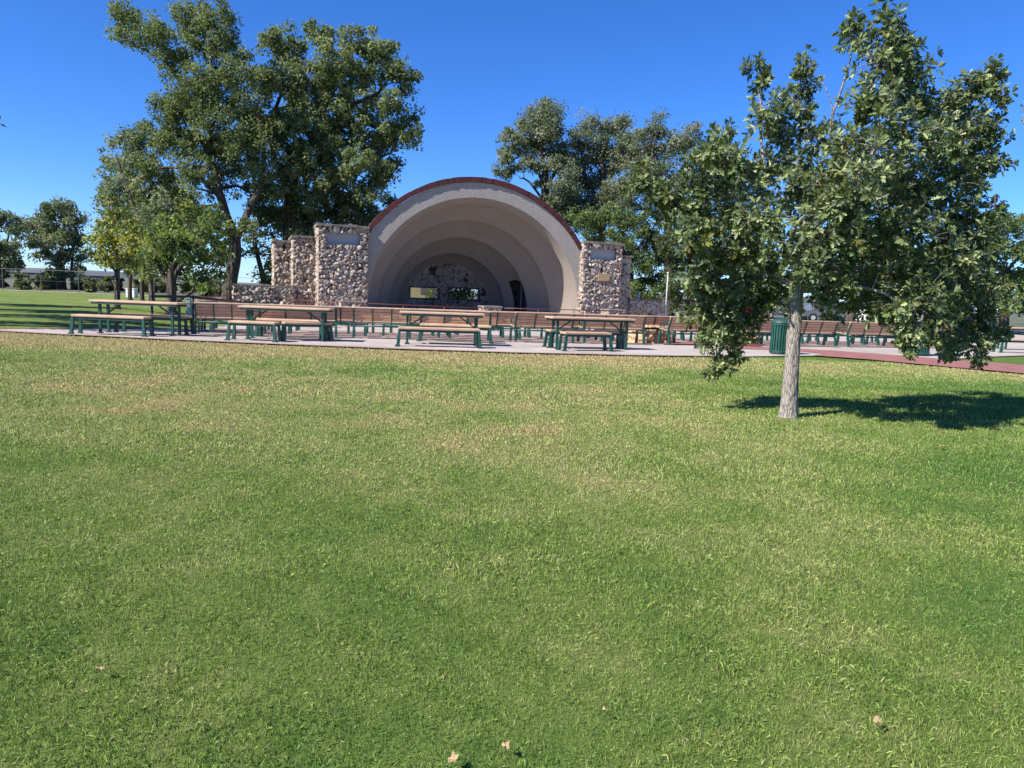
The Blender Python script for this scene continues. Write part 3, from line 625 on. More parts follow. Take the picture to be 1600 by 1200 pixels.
o = MB(); o.box((0, 0, .36), (.17, .3, .72)); o.box((0, 0, .74), (.2, .34, .04)); o = o.obj('utility_box', M_PALEGREEN, bevel=.01); o.location = (p.x, 25, 0); tag(o, 'pale green utility box on the grass beside the thick red post', 'utility box')
t = thing('concrete_table', 'pale concrete slab table on the far lawn behind the handrail', 'table', pp(318, 470, 30) * 1); t.location.z = 0
b = MB(); b.box((0, 0, .52), (.95, .6, .07)); b.obj('tabletop', M_CONC, t, bevel=.01); 
for x in (-.25, .25): b = MB(); b.box((x, 0, .24), (.1, .4, .48)); b.obj('leg', M_CONC, t)
def pole(name, px, py, top, Y, r, m, lab):
    a = pp(px, py, Y); c = pp(px + (0.038 * (py - top)), top, Y); b = MB(); b.tube([(0, 0, 0), (0, 0, c.z)], [r, r * .8]); b.lathe([(r * 1.6, c.z), (r * 1.6, c.z + .06), (0, c.z + .08)], 10); b.lathe([(0, 0), (r * 2.4, 0), (r * 2.4, .05), (r, .06)], 10)
    o = b.obj(name, m, smooth=True); o.location = (a.x, Y, 0); tag(o, lab, 'pole')
pole('metal_pole', 1041, 470, 427, 44, .045, M_METAL, 'thin pale metal pole behind the low right stone wall')
pole('metal_pole', 998, 470, 458, 46, .05, M_WHITE, 'short white post top showing above the low right stone wall')
pole('metal_pole', 362, 470, 388, 40, .03, M_BARK, 'thin grey pole in front of the big elm trunk')

# ------------------------------------------------------------ trees
def vnoise(n, s=1.0): return RNG.normal(0, s, (n, 3))
def leaf_cloud(centres, radii, per, size, cols, jit=0.25, squash=0.8, up=0.3, droop=0.0, quad=(0.5, 0.28)):
    """centres Nx3, radii N, per leaves each: rhombic leaves around clump centres"""
    N = len(centres); n = N * per; c = np.repeat(centres, per, 0); r = np.repeat(radii, per)
    d = vnoise(n); d /= np.linalg.norm(d, axis=1)[:, None]; rad = r * RNG.random(n) ** 0.45; P = c + d * rad[:, None] * np.array([1, 1, squash])
    if droop: P[:, 2] -= droop * RNG.random(n) ** 2 * r
    nrm = vnoise(n) + np.array([0, 0, up]) + d * 0.5; nrm /= np.linalg.norm(nrm, axis=1)[:, None]
    t = vnoise(n) + np.array([0, 0, -0.4 * (droop > 0)]); t -= nrm * (t * nrm).sum(1)[:, None]; t /= np.linalg.norm(t, axis=1)[:, None]; b_ = np.cross(nrm, t)
    s_ = size * RNG.uniform(0.6, 1.35, n)[:, None]
    V = np.stack([P - t * s_ * quad[0], P + b_ * s_ * quad[1] - t * s_ * .08, P + t * s_ * quad[0], P - b_ * s_ * quad[1] - t * s_ * .08], 1)
    cl = np.array(cols); cc = cl[RNG.integers(0, len(cl), N)]; cc = np.repeat(cc, per, 0) * RNG.uniform(0.9, 1.1, (N, 1)).repeat(per, 0); cc = cc * RNG.uniform(1 - jit, 1 + jit, (n, 1))
    col = np.ones((n, 4, 4)); col[:, :, :3] = cc[:, None, :]
    return V.reshape(-1, 3), col.reshape(-1, 4), n
def near_node(nodes, p):
    best = None; bd = 1e9
    for q_ in nodes:
        d = (q_[0] - p).length + max(0, q_[0].z - p.z) * 1.2
        if d < bd: bd = d; best = q_
    return best
def limb(mb, pts, r0, r1, n=7, wob=0.0):
    P = [Vector(p) for p in pts]; out = []
    for i in range(len(P) - 1):
        for k in range(4):
            f = k / 4; a = P[max(i - 1, 0)]; b_ = P[i]; c = P[i + 1]; d = P[min(i + 2, len(P) - 1)]
            out.append(0.5 * ((2 * b_) + (c - a) * f + (2 * a - 5 * b_ + 4 * c - d) * f * f + (3 * b_ - a - 3 * c + d) * f ** 3) + Vector((random.gauss(0, wob), random.gauss(0, wob), random.gauss(0, wob))) * (1 if (i or k) else 0))
    out.append(P[-1]); m_ = len(out); rr = [r0 + (r1 - r0) * i / (m_ - 1) for i in range(m_)]
    mb.tube(out, rr, n); return [(p, r) for p, r in zip(out, rr)]
def tree(name, lab, Y, limbs, blobs, leaf, cols, cat='tree', group=None, dens=1.0, clump=0.55, per=46, barkm=None, droop=0.0, ydepth=0.6, shell_bias=0.5, flare=True, gain=1.0):
    """limbs: [([(px,py,dY)..], r0, r1)], blobs: (px,py,rpx[,dY])"""
    t = thing(name, lab, cat, group=group); k = Y / F; mb = MB(); nodes = []
    base = None
    for i, (pts, r0, r1) in enumerate(limbs):
        P = [pp(p[0], p[1], Y + (p[2] if len(p) > 2 else 0)) for p in pts]
        if i == 0:
            P[0].z = 0; base = P[0].copy()
            if flare: mb.tube([P[0] - Vector((0, 0, .1)), P[0] + (P[1] - P[0]) * 0.12], [r0 * 1.45, r0 * 1.0], 10)
        nodes += limb(mb, P, r0, r1, 10 if i == 0 else 7, wob=0.0 if i == 0 else r0 * .15)
    cen = []; rad = []
    for bl in blobs:
        x, y, r = bl[:3]; r = r * gain; R_ = r * k; dY = bl[3] if len(bl) > 3 else random.uniform(-1, 1) * ydepth * 3.0
        c = pp(x, y, Y + dY); q_ = near_node(nodes, c); a = q_[0]; mid = a.lerp(c, .5) + Vector((random.gauss(0, .1), random.gauss(0, .1), .12)) * (c - a).length
        rb = min(q_[1] * .6, 0.02 * (c - a).length + .02 + 0.012 * R_ * 3); nb = limb(mb, [a, mid, c], max(rb, .015), max(rb * .35, .01), 5)
        nc = max(4, int(dens * 3.9 * (R_ / clump) ** 2)); d = vnoise(nc); d /= np.linalg.norm(d, axis=1)[:, None]
        rr = R_ * (shell_bias + (1 - shell_bias) * RNG.random(nc)) * RNG.uniform(.55, 1.08, nc); pts = np.array(c) + d * rr[:, None] * np.array([1, ydepth + .3, .85])
        cen.append(pts); rad.append(clump * RNG.uniform(.55, 1.25, nc) * min(1, R_ / clump * .8))
        for j in range(0, nc, 3):
            e = Vector(pts[j]); s0 = nb[len(nb) // 2 + random.randrange(len(nb) // 2)]; mb.tube([s0[0], s0[0].lerp(e, .5) + Vector((0, 0, .06)), e], [max(s0[1] * .5, .012), max(s0[1] * .35, .009), .006], 4, cap=False)
    cen = np.concatenate(cen); rad = np.concatenate(rad)
    V, col, n = leaf_cloud(cen, rad, per, leaf, [(c[0] * 1.85, c[1] * 1.68, c[2] * 2.2) for c in cols], droop=droop)
    o = link('crown', npmesh('crown', V, np.arange(n * 4), np.full(n, 4), col), M_LEAF, t)
    mb.obj('trunk', barkm or M_BARK, t, smooth=True)
    return t
ELM = [(0.065, 0.090, 0.030), (0.080, 0.108, 0.036), (0.095, 0.122, 0.045), (0.055, 0.078, 0.027), (0.11, 0.14, 0.055)]
ELMG = [(0.080, 0.105, 0.050), (0.10, 0.125, 0.062), (0.062, 0.085, 0.040), (0.13, 0.15, 0.085)]
BRT = [(0.070, 0.105, 0.028), (0.090, 0.130, 0.034), (0.058, 0.088, 0.025)]
YEL = [(0.18, 0.19, 0.035), (0.21, 0.20, 0.04), (0.14, 0.17, 0.03), (0.12, 0.14, 0.025), (0.07, 0.10, 0.025), (0.055, 0.08, 0.022)]
tree('elm_tree', 'tall elm with forked trunk left of the stone pillar, branches reaching the top edge', 44,
     [([(356, 478), (360, 440), (367, 400), (366, 372)], .42, .36), ([(366, 375), (350, 325), (335, 270), (322, 230), (300, 190), (290, 150)], .30, .12), ([(322, 232), (335, 180), (330, 120), (325, 60)], .16, .05),
      ([(300, 190), (285, 140), (262, 100), (238, 84), (205, 68)], .12, .05), ([(368, 375), (388, 335), (405, 295), (412, 240), (402, 180)], .26, .09), ([(345, 310), (310, 275), (272, 262), (235, 262)], .15, .05), ([(402, 300), (385, 230), (375, 160)], .12, .05)],
     [(190, 15, 26, -1), (215, 45, 38, 1), (250, 60, 36, -1), (185, 50, 18), (300, 15, 40, 1), (340, 25, 40, -1), (320, 60, 45, 1), (355, 75, 40), (275, 95, 38), (300, 125, 45, -2), (345, 130, 50, 2), (375, 110, 35), (285, 165, 42), (260, 175, 32), (330, 180, 50, -2), (385, 165, 45, 1),
      (240, 205, 38, 1), (205, 225, 36), (275, 215, 45, -1), (215, 260, 36, -2), (180, 262, 26), (172, 290, 20), (245, 275, 46, 2), (190, 300, 30), (230, 320, 38), (280, 300, 36, -1), (310, 225, 40, 2), (355, 225, 40), (390, 220, 42, -2), (405, 262, 30), (270, 340, 36), (300, 330, 25), (300, 370, 30), (340, 245, 28, 3), (415, 130, 32), (408, 190, 35, 2), (200, 340, 34, 1), (235, 350, 34, -1), (265, 310, 34, 2), (310, 340, 30, -2), (300, 260, 38, -3), (340, 290, 30, 3), (385, 300, 30, 3), (400, 330, 26, 2), (330, 345, 22, 3), (345, 400, 26, 3), (390, 350, 20, -3), (222, 310, 34, 2), (175, 320, 26), (395, 235, 36, 3), (360, 260, 34, 4)],
     .165, ELM, dens=1.0, clump=.55, per=80, droop=.5)
tree('elm_tree', 'broad dark elm spreading behind the left pillar and shell edge', 47,
     [([(455, 480), (456, 400), (452, 350), (455, 300)], .55, .4), ([(455, 305), (430, 250), (425, 190), (450, 120)], .28, .07), ([(455, 300), (480, 240), (515, 205), (560, 192), (600, 205)], .3, .07), ([(500, 215), (545, 170), (590, 145), (605, 128)], .18, .06),
      ([(455, 320), (510, 290), (560, 260), (610, 240)], .2, .05), ([(480, 240), (500, 170), (512, 100), (515, 60)], .16, .04)],
     [(430, 60, 28), (455, 75, 36, 2), (500, 50, 30), (520, 90, 40, -2), (560, 65, 34), (600, 85, 34, 1), (630, 105, 24), (585, 110, 30, -1), (625, 130, 26), (545, 120, 42, 2), (490, 120, 42), (445, 130, 42, -2), (470, 170, 46, 2), (520, 165, 42, -1), (570, 165, 36, 1), (610, 165, 28), (640, 180, 20),
      (430, 200, 45), (485, 215, 48, -2), (540, 210, 46, 2), (590, 205, 38), (628, 205, 30, -1), (648, 212, 16), (600, 240, 34, 1), (560, 250, 42, -2), (510, 260, 46), (455, 255, 46, 2), (430, 290, 40), (480, 300, 46, -1), (530, 300, 42, 1), (575, 290, 30), (590, 270, 24), (480, 365, 24), (530, 360, 24, 2), (562, 352, 20), (545, 335, 36), (500, 345, 40, 2), (450, 335, 40), (580, 330, 28), (605, 318, 18, 3), (420, 340, 28), (600, 270, 18), (617, 262, 14)],
     .22, [(c[0] * 1.0, c[1] * 1.0, c[2] * 1.0) for c in ELM], dens=.75, clump=.55, per=80, droop=.6)
tree('elm_tree', 'small leaning tree with bare low twigs between elm trunk and stone wing', 46,
     [([(415, 480), (412, 440), (405, 410), (398, 380)], .2, .12)], [(400, 370, 26), (415, 400, 24, 1), (430, 420, 22), (405, 430, 16), (425, 445, 16), (390, 395, 14), (440, 395, 18, 3)], .2, BRT, clump=.5, per=30)
tree('poplar_tree', 'tall narrow pale tree with sparse leaves at the left edge of the elm', 38,
     [([(240, 482), (232, 420), (215, 340), (190, 270)], .12, .04), ([(225, 400), (205, 340), (170, 290)], .07, .02), ([(235, 430), (255, 360), (262, 300)], .07, .02)],
     [(160, 245, 14), (172, 225, 12), (158, 275, 14), (170, 300, 18), (162, 320, 14), (185, 250, 18), (190, 290, 22), (200, 330, 24), (215, 290, 22), (225, 340, 26), (180, 340, 20), (245, 350, 26), (230, 380, 26), (205, 225, 16), (250, 310, 22)], .17, [(0.07, 0.10, 0.05), (0.10, 0.13, 0.08), (0.14, 0.16, 0.07)], clump=.42, per=22, dens=.9)
tree('young_tree', 'small tree with yellow autumn leaves on the left lawn', 32,
     [([(183, 474), (183, 440), (183, 425)], .13, .11), ([(183, 428), (160, 395), (150, 365)], .06, .02), ([(183, 428), (205, 395), (210, 360)], .06, .02), ([(183, 428), (183, 380), (182, 350)], .06, .02)],
     [(150, 375, 17), (148, 395, 15), (165, 350, 18), (185, 338, 18), (165, 380, 24), (185, 370, 26, -1), (205, 360, 22), (212, 385, 22), (190, 400, 24), (168, 405, 18), (205, 410, 18, 1), (180, 345, 16), (200, 340, 14)], .15, YEL, clump=.36, per=40, dens=1.1)
tree('young_tree', 'dense green low tree with several stems behind the left railing', 28,
     [([(268, 480), (268, 440), (270, 410)], .2, .15), ([(268, 440), (290, 400), (300, 360)], .12, .04), ([(270, 450), (245, 410), (240, 370)], .1, .03), ([(274, 474), (300, 455), (315, 430)], .10, .04)],
     [(290, 325, 22), (335, 340, 22), (360, 360, 14), (265, 375, 26), (270, 350, 26), (300, 345, 24), (245, 365, 24), (325, 365, 22), (280, 380, 32, -1), (310, 385, 28), (340, 380, 18), (345, 400, 15), (250, 400, 28), (285, 415, 30, 1), (320, 410, 24), (232, 395, 18), (238, 425, 20), (262, 430, 18), (310, 435, 20), (300, 450, 14), (335, 428, 16), (325, 450, 12), (350, 385, 12)], .15, [(0.06, 0.095, 0.025), (0.085, 0.13, 0.03), (0.12, 0.15, 0.03), (0.045, 0.07, 0.02)], clump=.38, per=42, dens=1.1)
for i, (x, yb, Y) in enumerate(((222, 464, 44), (236, 466, 40), (203, 463, 45))):
    tree('young_tree', ['slim shaded tree just right of the yellow tree', 'shaded tree between the yellow tree and the many stemmed tree', 'slim tree behind the yellow tree on the far lawn'][i], Y,
         [([(x, yb), (x, 445), (x + 2, 420)], .14, .1), ([(x + 2, 425), (x - 10, 405), (x - 14, 385)], .05, .02), ([(x + 2, 425), (x + 14, 405), (x + 18, 385)], .05, .02)],
         [(x, 395, 22), (x - 14, 410, 16), (x + 14, 412, 16), (x, 375, 20), (x + 12, 385, 16), (x - 8, 425, 10)], .18, ELM, group='small trees on the far left lawn', clump=.45, per=34)
tree('distant_tree', 'large round distant tree alone on the far left lawn', 72,
     [([(97, 462), (95, 430), (90, 405)], .45, .35), ([(90, 410), (70, 385), (55, 350)], .2, .06), ([(92, 405), (100, 360), (95, 330)], .2, .06), ([(95, 420), (115, 385), (122, 350)], .16, .05), ([(113, 462), (112, 430), (112, 400)], .2, .12)],
     [(88, 325, 16), (70, 335, 16), (105, 330, 16), (55, 350, 16), (42, 358, 13), (80, 355, 20), (108, 352, 18), (122, 345, 13), (60, 375, 18), (90, 380, 20), (118, 372, 16), (70, 400, 14), (100, 405, 18), (122, 400, 13), (125, 420, 9), (82, 425, 10), (105, 430, 10), (50, 385, 9)], .28, ELMG, clump=.85, per=85, dens=1.2, gain=1.15)
tree('distant_tree', 'distant tree cut by the left edge of the photograph', 68,
     [([(2, 462), (0, 430), (-8, 400)], .35, .25), ([(-5, 410), (10, 380), (15, 350)], .15, .05)],
     [(8, 345, 16), (-10, 335, 18), (22, 365, 12), (12, 385, 18), (-10, 380, 22), (26, 400, 12), (10, 410, 18), (-15, 420, 20), (28, 418, 8), (5, 428, 9)], .28, ELMG, clump=.8, per=80, dens=1.2, gain=1.15)
# behind on the right
tree('elm_tree', 'tall elm with open crown behind the top right of the red coping', 58,
     [([(862, 500), (856, 400), (852, 330), (852, 260)], .5, .28), ([(852, 270), (845, 225), (858, 180)], .22, .06), ([(852, 290), (825, 245), (800, 250)], .16, .05), ([(852, 320), (828, 285), (812, 278)], .12, .05), ([(853, 300), (875, 250), (880, 220)], .14, .04)],
     [(855, 168, 18), (838, 180, 20), (868, 180, 14), (825, 198, 18), (850, 205, 24, -1), (870, 205, 14), (800, 210, 14), (808, 225, 18), (832, 228, 20), (860, 235, 20), (790, 235, 12), (785, 265, 13), (800, 270, 12), (820, 258, 12), (838, 255, 16), (790, 245, 12), (870, 262, 24), (880, 290, 26), (862, 305, 18), (885, 240, 18), (890, 320, 26), (870, 325, 20), (840, 290, 8)],
     .19, ELMG, clump=.7, per=95, dens=1.5, gain=1.18)
tree('elm_tree', 'thin topped elm with bare twigs in the middle of the right grove', 60,
     [([(935, 500), (940, 400), (942, 300), (940, 230)], .45, .14), ([(940, 330), (915, 270), (905, 220)], .2, .05), ([(941, 300), (965, 250), (975, 200)], .16, .04), ([(940, 235), (936, 190), (930, 165)], .06, .01), ([(941, 250), (955, 200), (962, 170)], .06, .01)],
     [(880, 330, 30), (915, 345, 26), (945, 320, 28), (965, 300, 26), (945, 250, 24), (920, 190, 16), (945, 195, 14), (905, 215, 20), (930, 225, 22), (960, 205, 18), (975, 190, 14), (985, 215, 20), (958, 240, 20), (912, 250, 24), (895, 280, 24), (925, 285, 22), (900, 320, 28), (930, 320, 20), (950, 275, 14), (965, 265, 12), (972, 240, 18), (990, 250, 18)],
     .19, ELMG, clump=.7, per=90, dens=1.4, gain=1.18)
tree('elm_tree', 'dense elm at the right of the grove behind the oak leaves', 57,
     [([(1040, 500), (1045, 400), (1040, 300)], .5, .25), ([(1040, 310), (1020, 250), (1025, 210)], .2, .05), ([(1042, 300), (1075, 250), (1090, 230)], .2, .05)],
     [(1025, 195, 16), (1010, 210, 18), (1040, 212, 20), (1000, 235, 22), (1030, 240, 26), (1062, 232, 20), (1085, 240, 18), (1105, 255, 20), (1010, 275, 28), (1050, 275, 30), (1090, 285, 30), (1130, 290, 30), (1075, 215, 22), (1120, 240, 26), (1150, 265, 30), (985, 300, 26), (975, 330, 26), (1000, 260, 26), (1020, 315, 26), (1060, 325, 30), (1110, 330, 34), (1150, 310, 30), (1160, 350, 34)],
     .19, ELMG, clump=.75, per=100, dens=1.3, gain=1.12)
tree('shade_tree', 'bushy bright green tree just behind the right pillar', 50,
     [([(985, 500), (985, 440), (985, 400)], .3, .2), ([(985, 405), (955, 370), (930, 350)], .12, .04), ([(985, 405), (1010, 370), (1030, 345)], .12, .04)],
     [(905, 340, 18), (925, 345, 22), (950, 335, 22), (975, 345, 22), (930, 370, 24), (960, 370, 26, -1), (1000, 350, 24), (990, 385, 28), (1020, 375, 26), (1005, 415, 26, -1), (975, 410, 20), (1035, 400, 26), (1000, 445, 22), (1030, 440, 24), (1020, 465, 16), (995, 470, 16), (1040, 475, 14), (1010, 480, 12), (970, 450, 16)], .17, BRT, clump=.5, per=75, dens=1.2)
tree('shade_tree', 'dark shade tree behind the left half of the oak', 48,
     [([(1080, 500), (1080, 440), (1080, 380)], .34, .2), ([(1080, 400), (1120, 360), (1150, 340)], .12, .04)],
     [(1050, 380, 30), (1080, 360, 30), (1070, 410, 32), (1100, 395, 34, -1), (1060, 445, 26), (1095, 440, 30), (1130, 410, 34), (1130, 450, 28), (1160, 390, 34), (1170, 440, 30), (1200, 410, 30), (1205, 450, 24), (1055, 470, 18), (1080, 478, 16), (1110, 480, 16), (1140, 478, 16)], .22, [(c[0] * .75, c[1] * .78, c[2] * .8) for c in ELM], clump=.5, per=46, dens=1.1)
tree('shade_tree', 'wide shade tree behind the right half of the oak', 46,
     [([(1330, 500), (1330, 450), (1328, 420)], .3, .2), ([(1328, 430), (1290, 400), (1260, 390)], .12, .04), ([(1328, 430), (1380, 400), (1420, 390)], .12, .04)],
     [(1260, 400, 34), (1300, 380, 34), (1350, 380, 36), (1400, 390, 36), (1250, 440, 24), (1290, 435, 30), (1335, 440, 24), (1385, 440, 22), (1430, 430, 34), (1460, 400, 34), (1300, 460, 14), (1440, 465, 20), (1400, 468, 18), (1470, 480, 18), (1350, 462, 12), (1420, 485, 14)], .22, ELM, clump=.5, per=44)
tree('shade_tree', 'full green tree at the right edge beyond the paving', 46,
     [([(1570, 505), (1570, 460), (1568, 420)], .3, .2), ([(1568, 430), (1545, 390), (1540, 370)], .12, .04), ([(1568, 430), (1600, 390), (1610, 360)], .12, .04)],
     [(1545, 345, 22), (1575, 350, 26), (1605, 350, 26), (1535, 380, 26), (1570, 390, 32), (1610, 395, 34), (1525, 420, 28), (1560, 430, 32), (1600, 440, 34), (1530, 460, 26), (1570, 470, 28), (1610, 480, 28), (1490, 450, 26), (1500, 475, 22), (1520, 330, 12), (1640, 400, 40)], .2, [(0.07, 0.11, 0.03), (0.09, 0.13, 0.035), (0.055, 0.085, 0.025)], clump=.5, per=48, dens=1.1)
tree('conifer_tree', 'dark conifer tip above the trees at the right edge', 80,
     [([(1552, 490), (1553, 400), (1555, 305)], .3, .05)], [(1555, 310, 6), (1540, 322, 7), (1568, 322, 7), (1555, 326, 10), (1538, 338, 10), (1570, 338, 10), (1555, 350, 14), (1555, 370, 16)], .3, [(0.03, 0.05, 0.028), (0.04, 0.06, 0.03)], clump=.5, per=40)
tree('large_tree', 'leaf tips of a tree outside the right edge of the photograph', 26,
     [([(1760, 560), (1750, 400), (1720, 260)], .3, .15), ([(1720, 270), (1660, 220), (1620, 200)], .08, .02)], [(1606, 190, 14), (1622, 165, 20), (1640, 210, 26), (1680, 200, 50), (1720, 160, 60), (1740, 240, 60)], .13, ELMG, clump=.3, per=30)
# shade trees standing left of the frame: their shadows cross the left lawn
for i, (X, Y, lab) in enumerate(((-16.6, 17.2, 'tree left of the frame nearest to the camera, shading the near left lawn'), (-19.3, 20.6, 'second nearest tree left of the frame, shading the left lawn behind the benches'),
                                 (-22.2, 24.0, 'third tree left of the frame whose shadow crosses the middle left lawn'), (-26.4, 28.6, 'tree left of the frame whose shadow crosses the farther left lawn'))):
    px = 800 + F * X / Y; yh = 458 + (px - 800) * .0384; f = F / Y
    tree('large_tree', lab, Y, [([(px, yh + 1.35 * f), (px, yh - 2 * f), (px, yh - 5 * f)], .3, .15)],
         [(px + a_ * f, yh - (h_ - 1.35) * f, r_ * f * (1.4 if i == 0 else 1.12), d_) for a_, h_, r_, d_ in ((0, 6.9, 1.2, 0), (-1.7, 6.4, 1.1, .2), (1.7, 6.4, 1.1, -.2), (0, 5.6, 1.2, .5), (.3, 5.3, 1.2, -.5), (-2.6, 5.6, 1.0, 0), (2.3, 5.4, 1.0, .1))], .16, ELM, group='trees left of the frame', clump=.5, per=40)

# ------------------------------------------------------------ the oak in front
def oak():
    Y = 8.55; k = Y / F; t = thing('oak_tree', 'young oak with pale grey trunk and lobed leaves standing on the lawn', 'tree'); mb = MB(); nodes = []
    B0 = gp(1232, 652); Yb = B0.y
    def Pt(x, y, d=0): return pp(x, y, Yb + d)
    tr = [(1232, 652), (1235, 600), (1238, 550), (1242, 500), (1246, 450), (1252, 400), (1262, 350), (1275, 300)]
    P = [Pt(*p) for p in tr]; P[0].z = -.02; pts = []; rr = []
    for i in range(57):
        f = i / 56 * 7; j = min(int(f), 6); g_ = f - j; p = P[j].lerp(P[j + 1], g_); pts.append(p); rr.append(0.094 - 0.044 * (i / 56) + 0.035 * math.exp(-i / 2.2))
    # trunk with ridged bark
    n = 40; vs = []; fs = []
    for i, (p, r) in enumerate(zip(pts, rr)):
        for a_ in range(n):
            a = 2 * pi * a_ / n; rd = r * (1 + .055 * sin(a * 9 + i * .35 + 1.5 * sin(i * .5)) * sin(i * .9 + a * 3) + .03 * sin(a * 3 + i * .2) + random.uniform(-.03, .03)); vs.append((p.x + rd * cos(a), p.y + rd * sin(a), p.z))
    for i in range(len(pts) - 1):
        for a_ in range(n): b2 = (a_ + 1) % n; fs.append((i * n + a_, i * n + b2, (i + 1) * n + b2, (i + 1) * n + a_))
    mb.add(vs, fs); nodes += [(p, r) for p, r in zip(pts, rr)][24:]
    L = [([(1275, 300, 0), (1310, 250, .1), (1345, 180, .1), (1370, 110, 0), (1385, 50, 0)], .040, .012), ([(1248, 430, 0), (1215, 370, -.2), (1195, 300, -.3), (1190, 220, -.2), (1185, 130, -.1)], .034, .008), ([(1262, 350, 0), (1255, 280, .3), (1250, 200, .3), (1250, 120, .2)], .03, .008),
         ([(1246, 450, 0), (1190, 420, .1), (1130, 370, .2), (1060, 320, .1), (1000, 285, 0)], .03, .006), ([(1246, 440, 0), (1180, 440, .25), (1130, 470, .4), (1115, 530, .45), (1130, 570, .4)], .026, .006), ([(1250, 410, 0), (1320, 360, .1), (1400, 300, .2), (1480, 220, .3), (1550, 140, .3)], .040, .008),
         ([(1248, 440, 0), (1330, 420, .3), (1420, 420, .4), (1500, 440, .4), (1540, 480, .3)], .036, .007), ([(1246, 450, 0), (1320, 440, -.5), (1400, 470, -.8), (1440, 510, -.9)], .028, .006), ([(1262, 350, 0), (1300, 320, -.6), (1340, 280, -1.0), (1370, 230, -1.1)], .03, .006), ([(1255, 380, 0), (1300, 350, .8), (1350, 320, 1.3), (1400, 280, 1.5)], .03, .006),
         ([(1315, 245, .1), (1300, 190, .1), (1325, 110, .1), (1335, 50, .1)], .018, .006), ([(1200, 330, -.3), (1160, 290, -.4), (1130, 230, -.4)], .014, .005), ([(1275, 300, 0), (1300, 170, -.2), (1272, 115, -.2)], .008, .003)]
    for p_, r0, r1 in L: nodes += limb(mb, [Pt(*q_) for q_ in p_], r0, r1, 6, wob=.012)
    blobs = [(1385, 40, 30, 0), (1400, 75, 34, .1), (1372, 95, 38, -.1), (1335, 35, 18, .1), (1330, 60, 18, .1), (1425, 110, 36, .2), (1390, 140, 48, 0), (1360, 170, 40, -.3), (1430, 160, 46, .3),
             (1180, 100, 16, -.1), (1190, 130, 18, -.1), (1205, 160, 22, -.2), (1185, 190, 20, -.2), (1250, 100, 18, .2), (1258, 130, 22, .2), (1250, 170, 28, .3), (1225, 205, 36, .2), (1265, 215, 36, .3),
             (1555, 112, 18, .3), (1540, 140, 26, .3), (1510, 140, 28, .3), (1565, 150, 14, .3), (1480, 165, 38, .2), (1520, 190, 40, .4), (1545, 215, 30, .4), (1470, 220, 50, .0), (1420, 225, 54, -.4), (1360, 235, 46, -.8), (1315, 225, 32, -.2),
             (1130, 205, 13, -.4), (1118, 228, 22, -.4), (1095, 250, 20, -.2), (1140, 250, 30, -.4), (1165, 275, 38, -.3), (1210, 265, 40, 0), (985, 290, 16, 0), (1005, 262, 10, 0), (1010, 300, 22, 0), (1045, 300, 26, 0), (1060, 330, 34, .2), (1100, 310, 38, .1), (1030, 335, 18, 0), (1095, 365, 34, -.2),
             (1140, 345, 44, .2), (1190, 340, 46, -.5), (1120, 400, 34, .3), (1160, 400, 42, .2), (1085, 425, 24, .3), (1105, 455, 34, .4), (1140, 455, 38, .3), (1185, 445, 32, .3), (1095, 495, 28, .5), (1130, 505, 36, .4), (1160, 495, 28, .5), (1110, 530, 24, .4), (1145, 540, 26, .5), (1130, 566, 18, .4), (1112, 580, 10, .4), (1125, 480, 34, .8), (1150, 520, 24, .8), (1100, 470, 26, .8), (1185, 490, 16, .3),
             (1240, 310, 48, .5), (1270, 280, 46, -.3), (1310, 290, 50, .6), (1290, 345, 48, -.8), (1240, 375, 38, -.7), (1340, 300, 54, -1.0), (1350, 350, 58, .9), (1270, 415, 34, -.8), (1320, 400, 50, -.6), (1310, 440, 28, .4), (1215, 425, 26, .2), (1370, 430, 48, .5), (1290, 460, 14, -.6),
             (1400, 290, 58, .6), (1460, 290, 60, .2), (1520, 270, 44, .4), (1545, 260, 28, .4), (1410, 350, 60, -.7), (1470, 360, 62, .6), (1520, 340, 44, .2), (1430, 420, 58, .2), (1390, 470, 36, -.7), (1440, 470, 46, -.8), (1490, 420, 58, -.2), (1525, 400, 40, .5), (1505, 470, 46, .3), (1550, 450, 28, .3), (1465, 505, 28, -.5), (1430, 515, 24, -.9), (1510, 515, 26, .2), (1540, 495, 26, .2), (1490, 535, 18, 0), (1345, 470, 20, .3), (1405, 500, 14, -.8), (1455, 530, 12, -.7), (1421, 545, 9, -.9), (1412, 530, 9, -.9), (1480, 558, 9, -.4), (1482, 545, 10, -.4), (1524, 566, 11, .1), (1527, 550, 12, .1), (1540, 530, 16, .2), (1565, 520, 9, .3), (1200, 470, 22, .3), (1285, 455, 30, .5), (1330, 465, 30, -.4), (1370, 480, 28, .7), (1300, 435, 34, .9), (1235, 445, 24, .7), (1410, 500, 24, .6), (1450, 500, 26, .9), (1180, 465, 30, .4), (1490, 380, 50, 1.3), (1420, 330, 50, 1.6), (1360, 390, 50, 1.4), (1450, 440, 46, 1.4)]
    rose = []
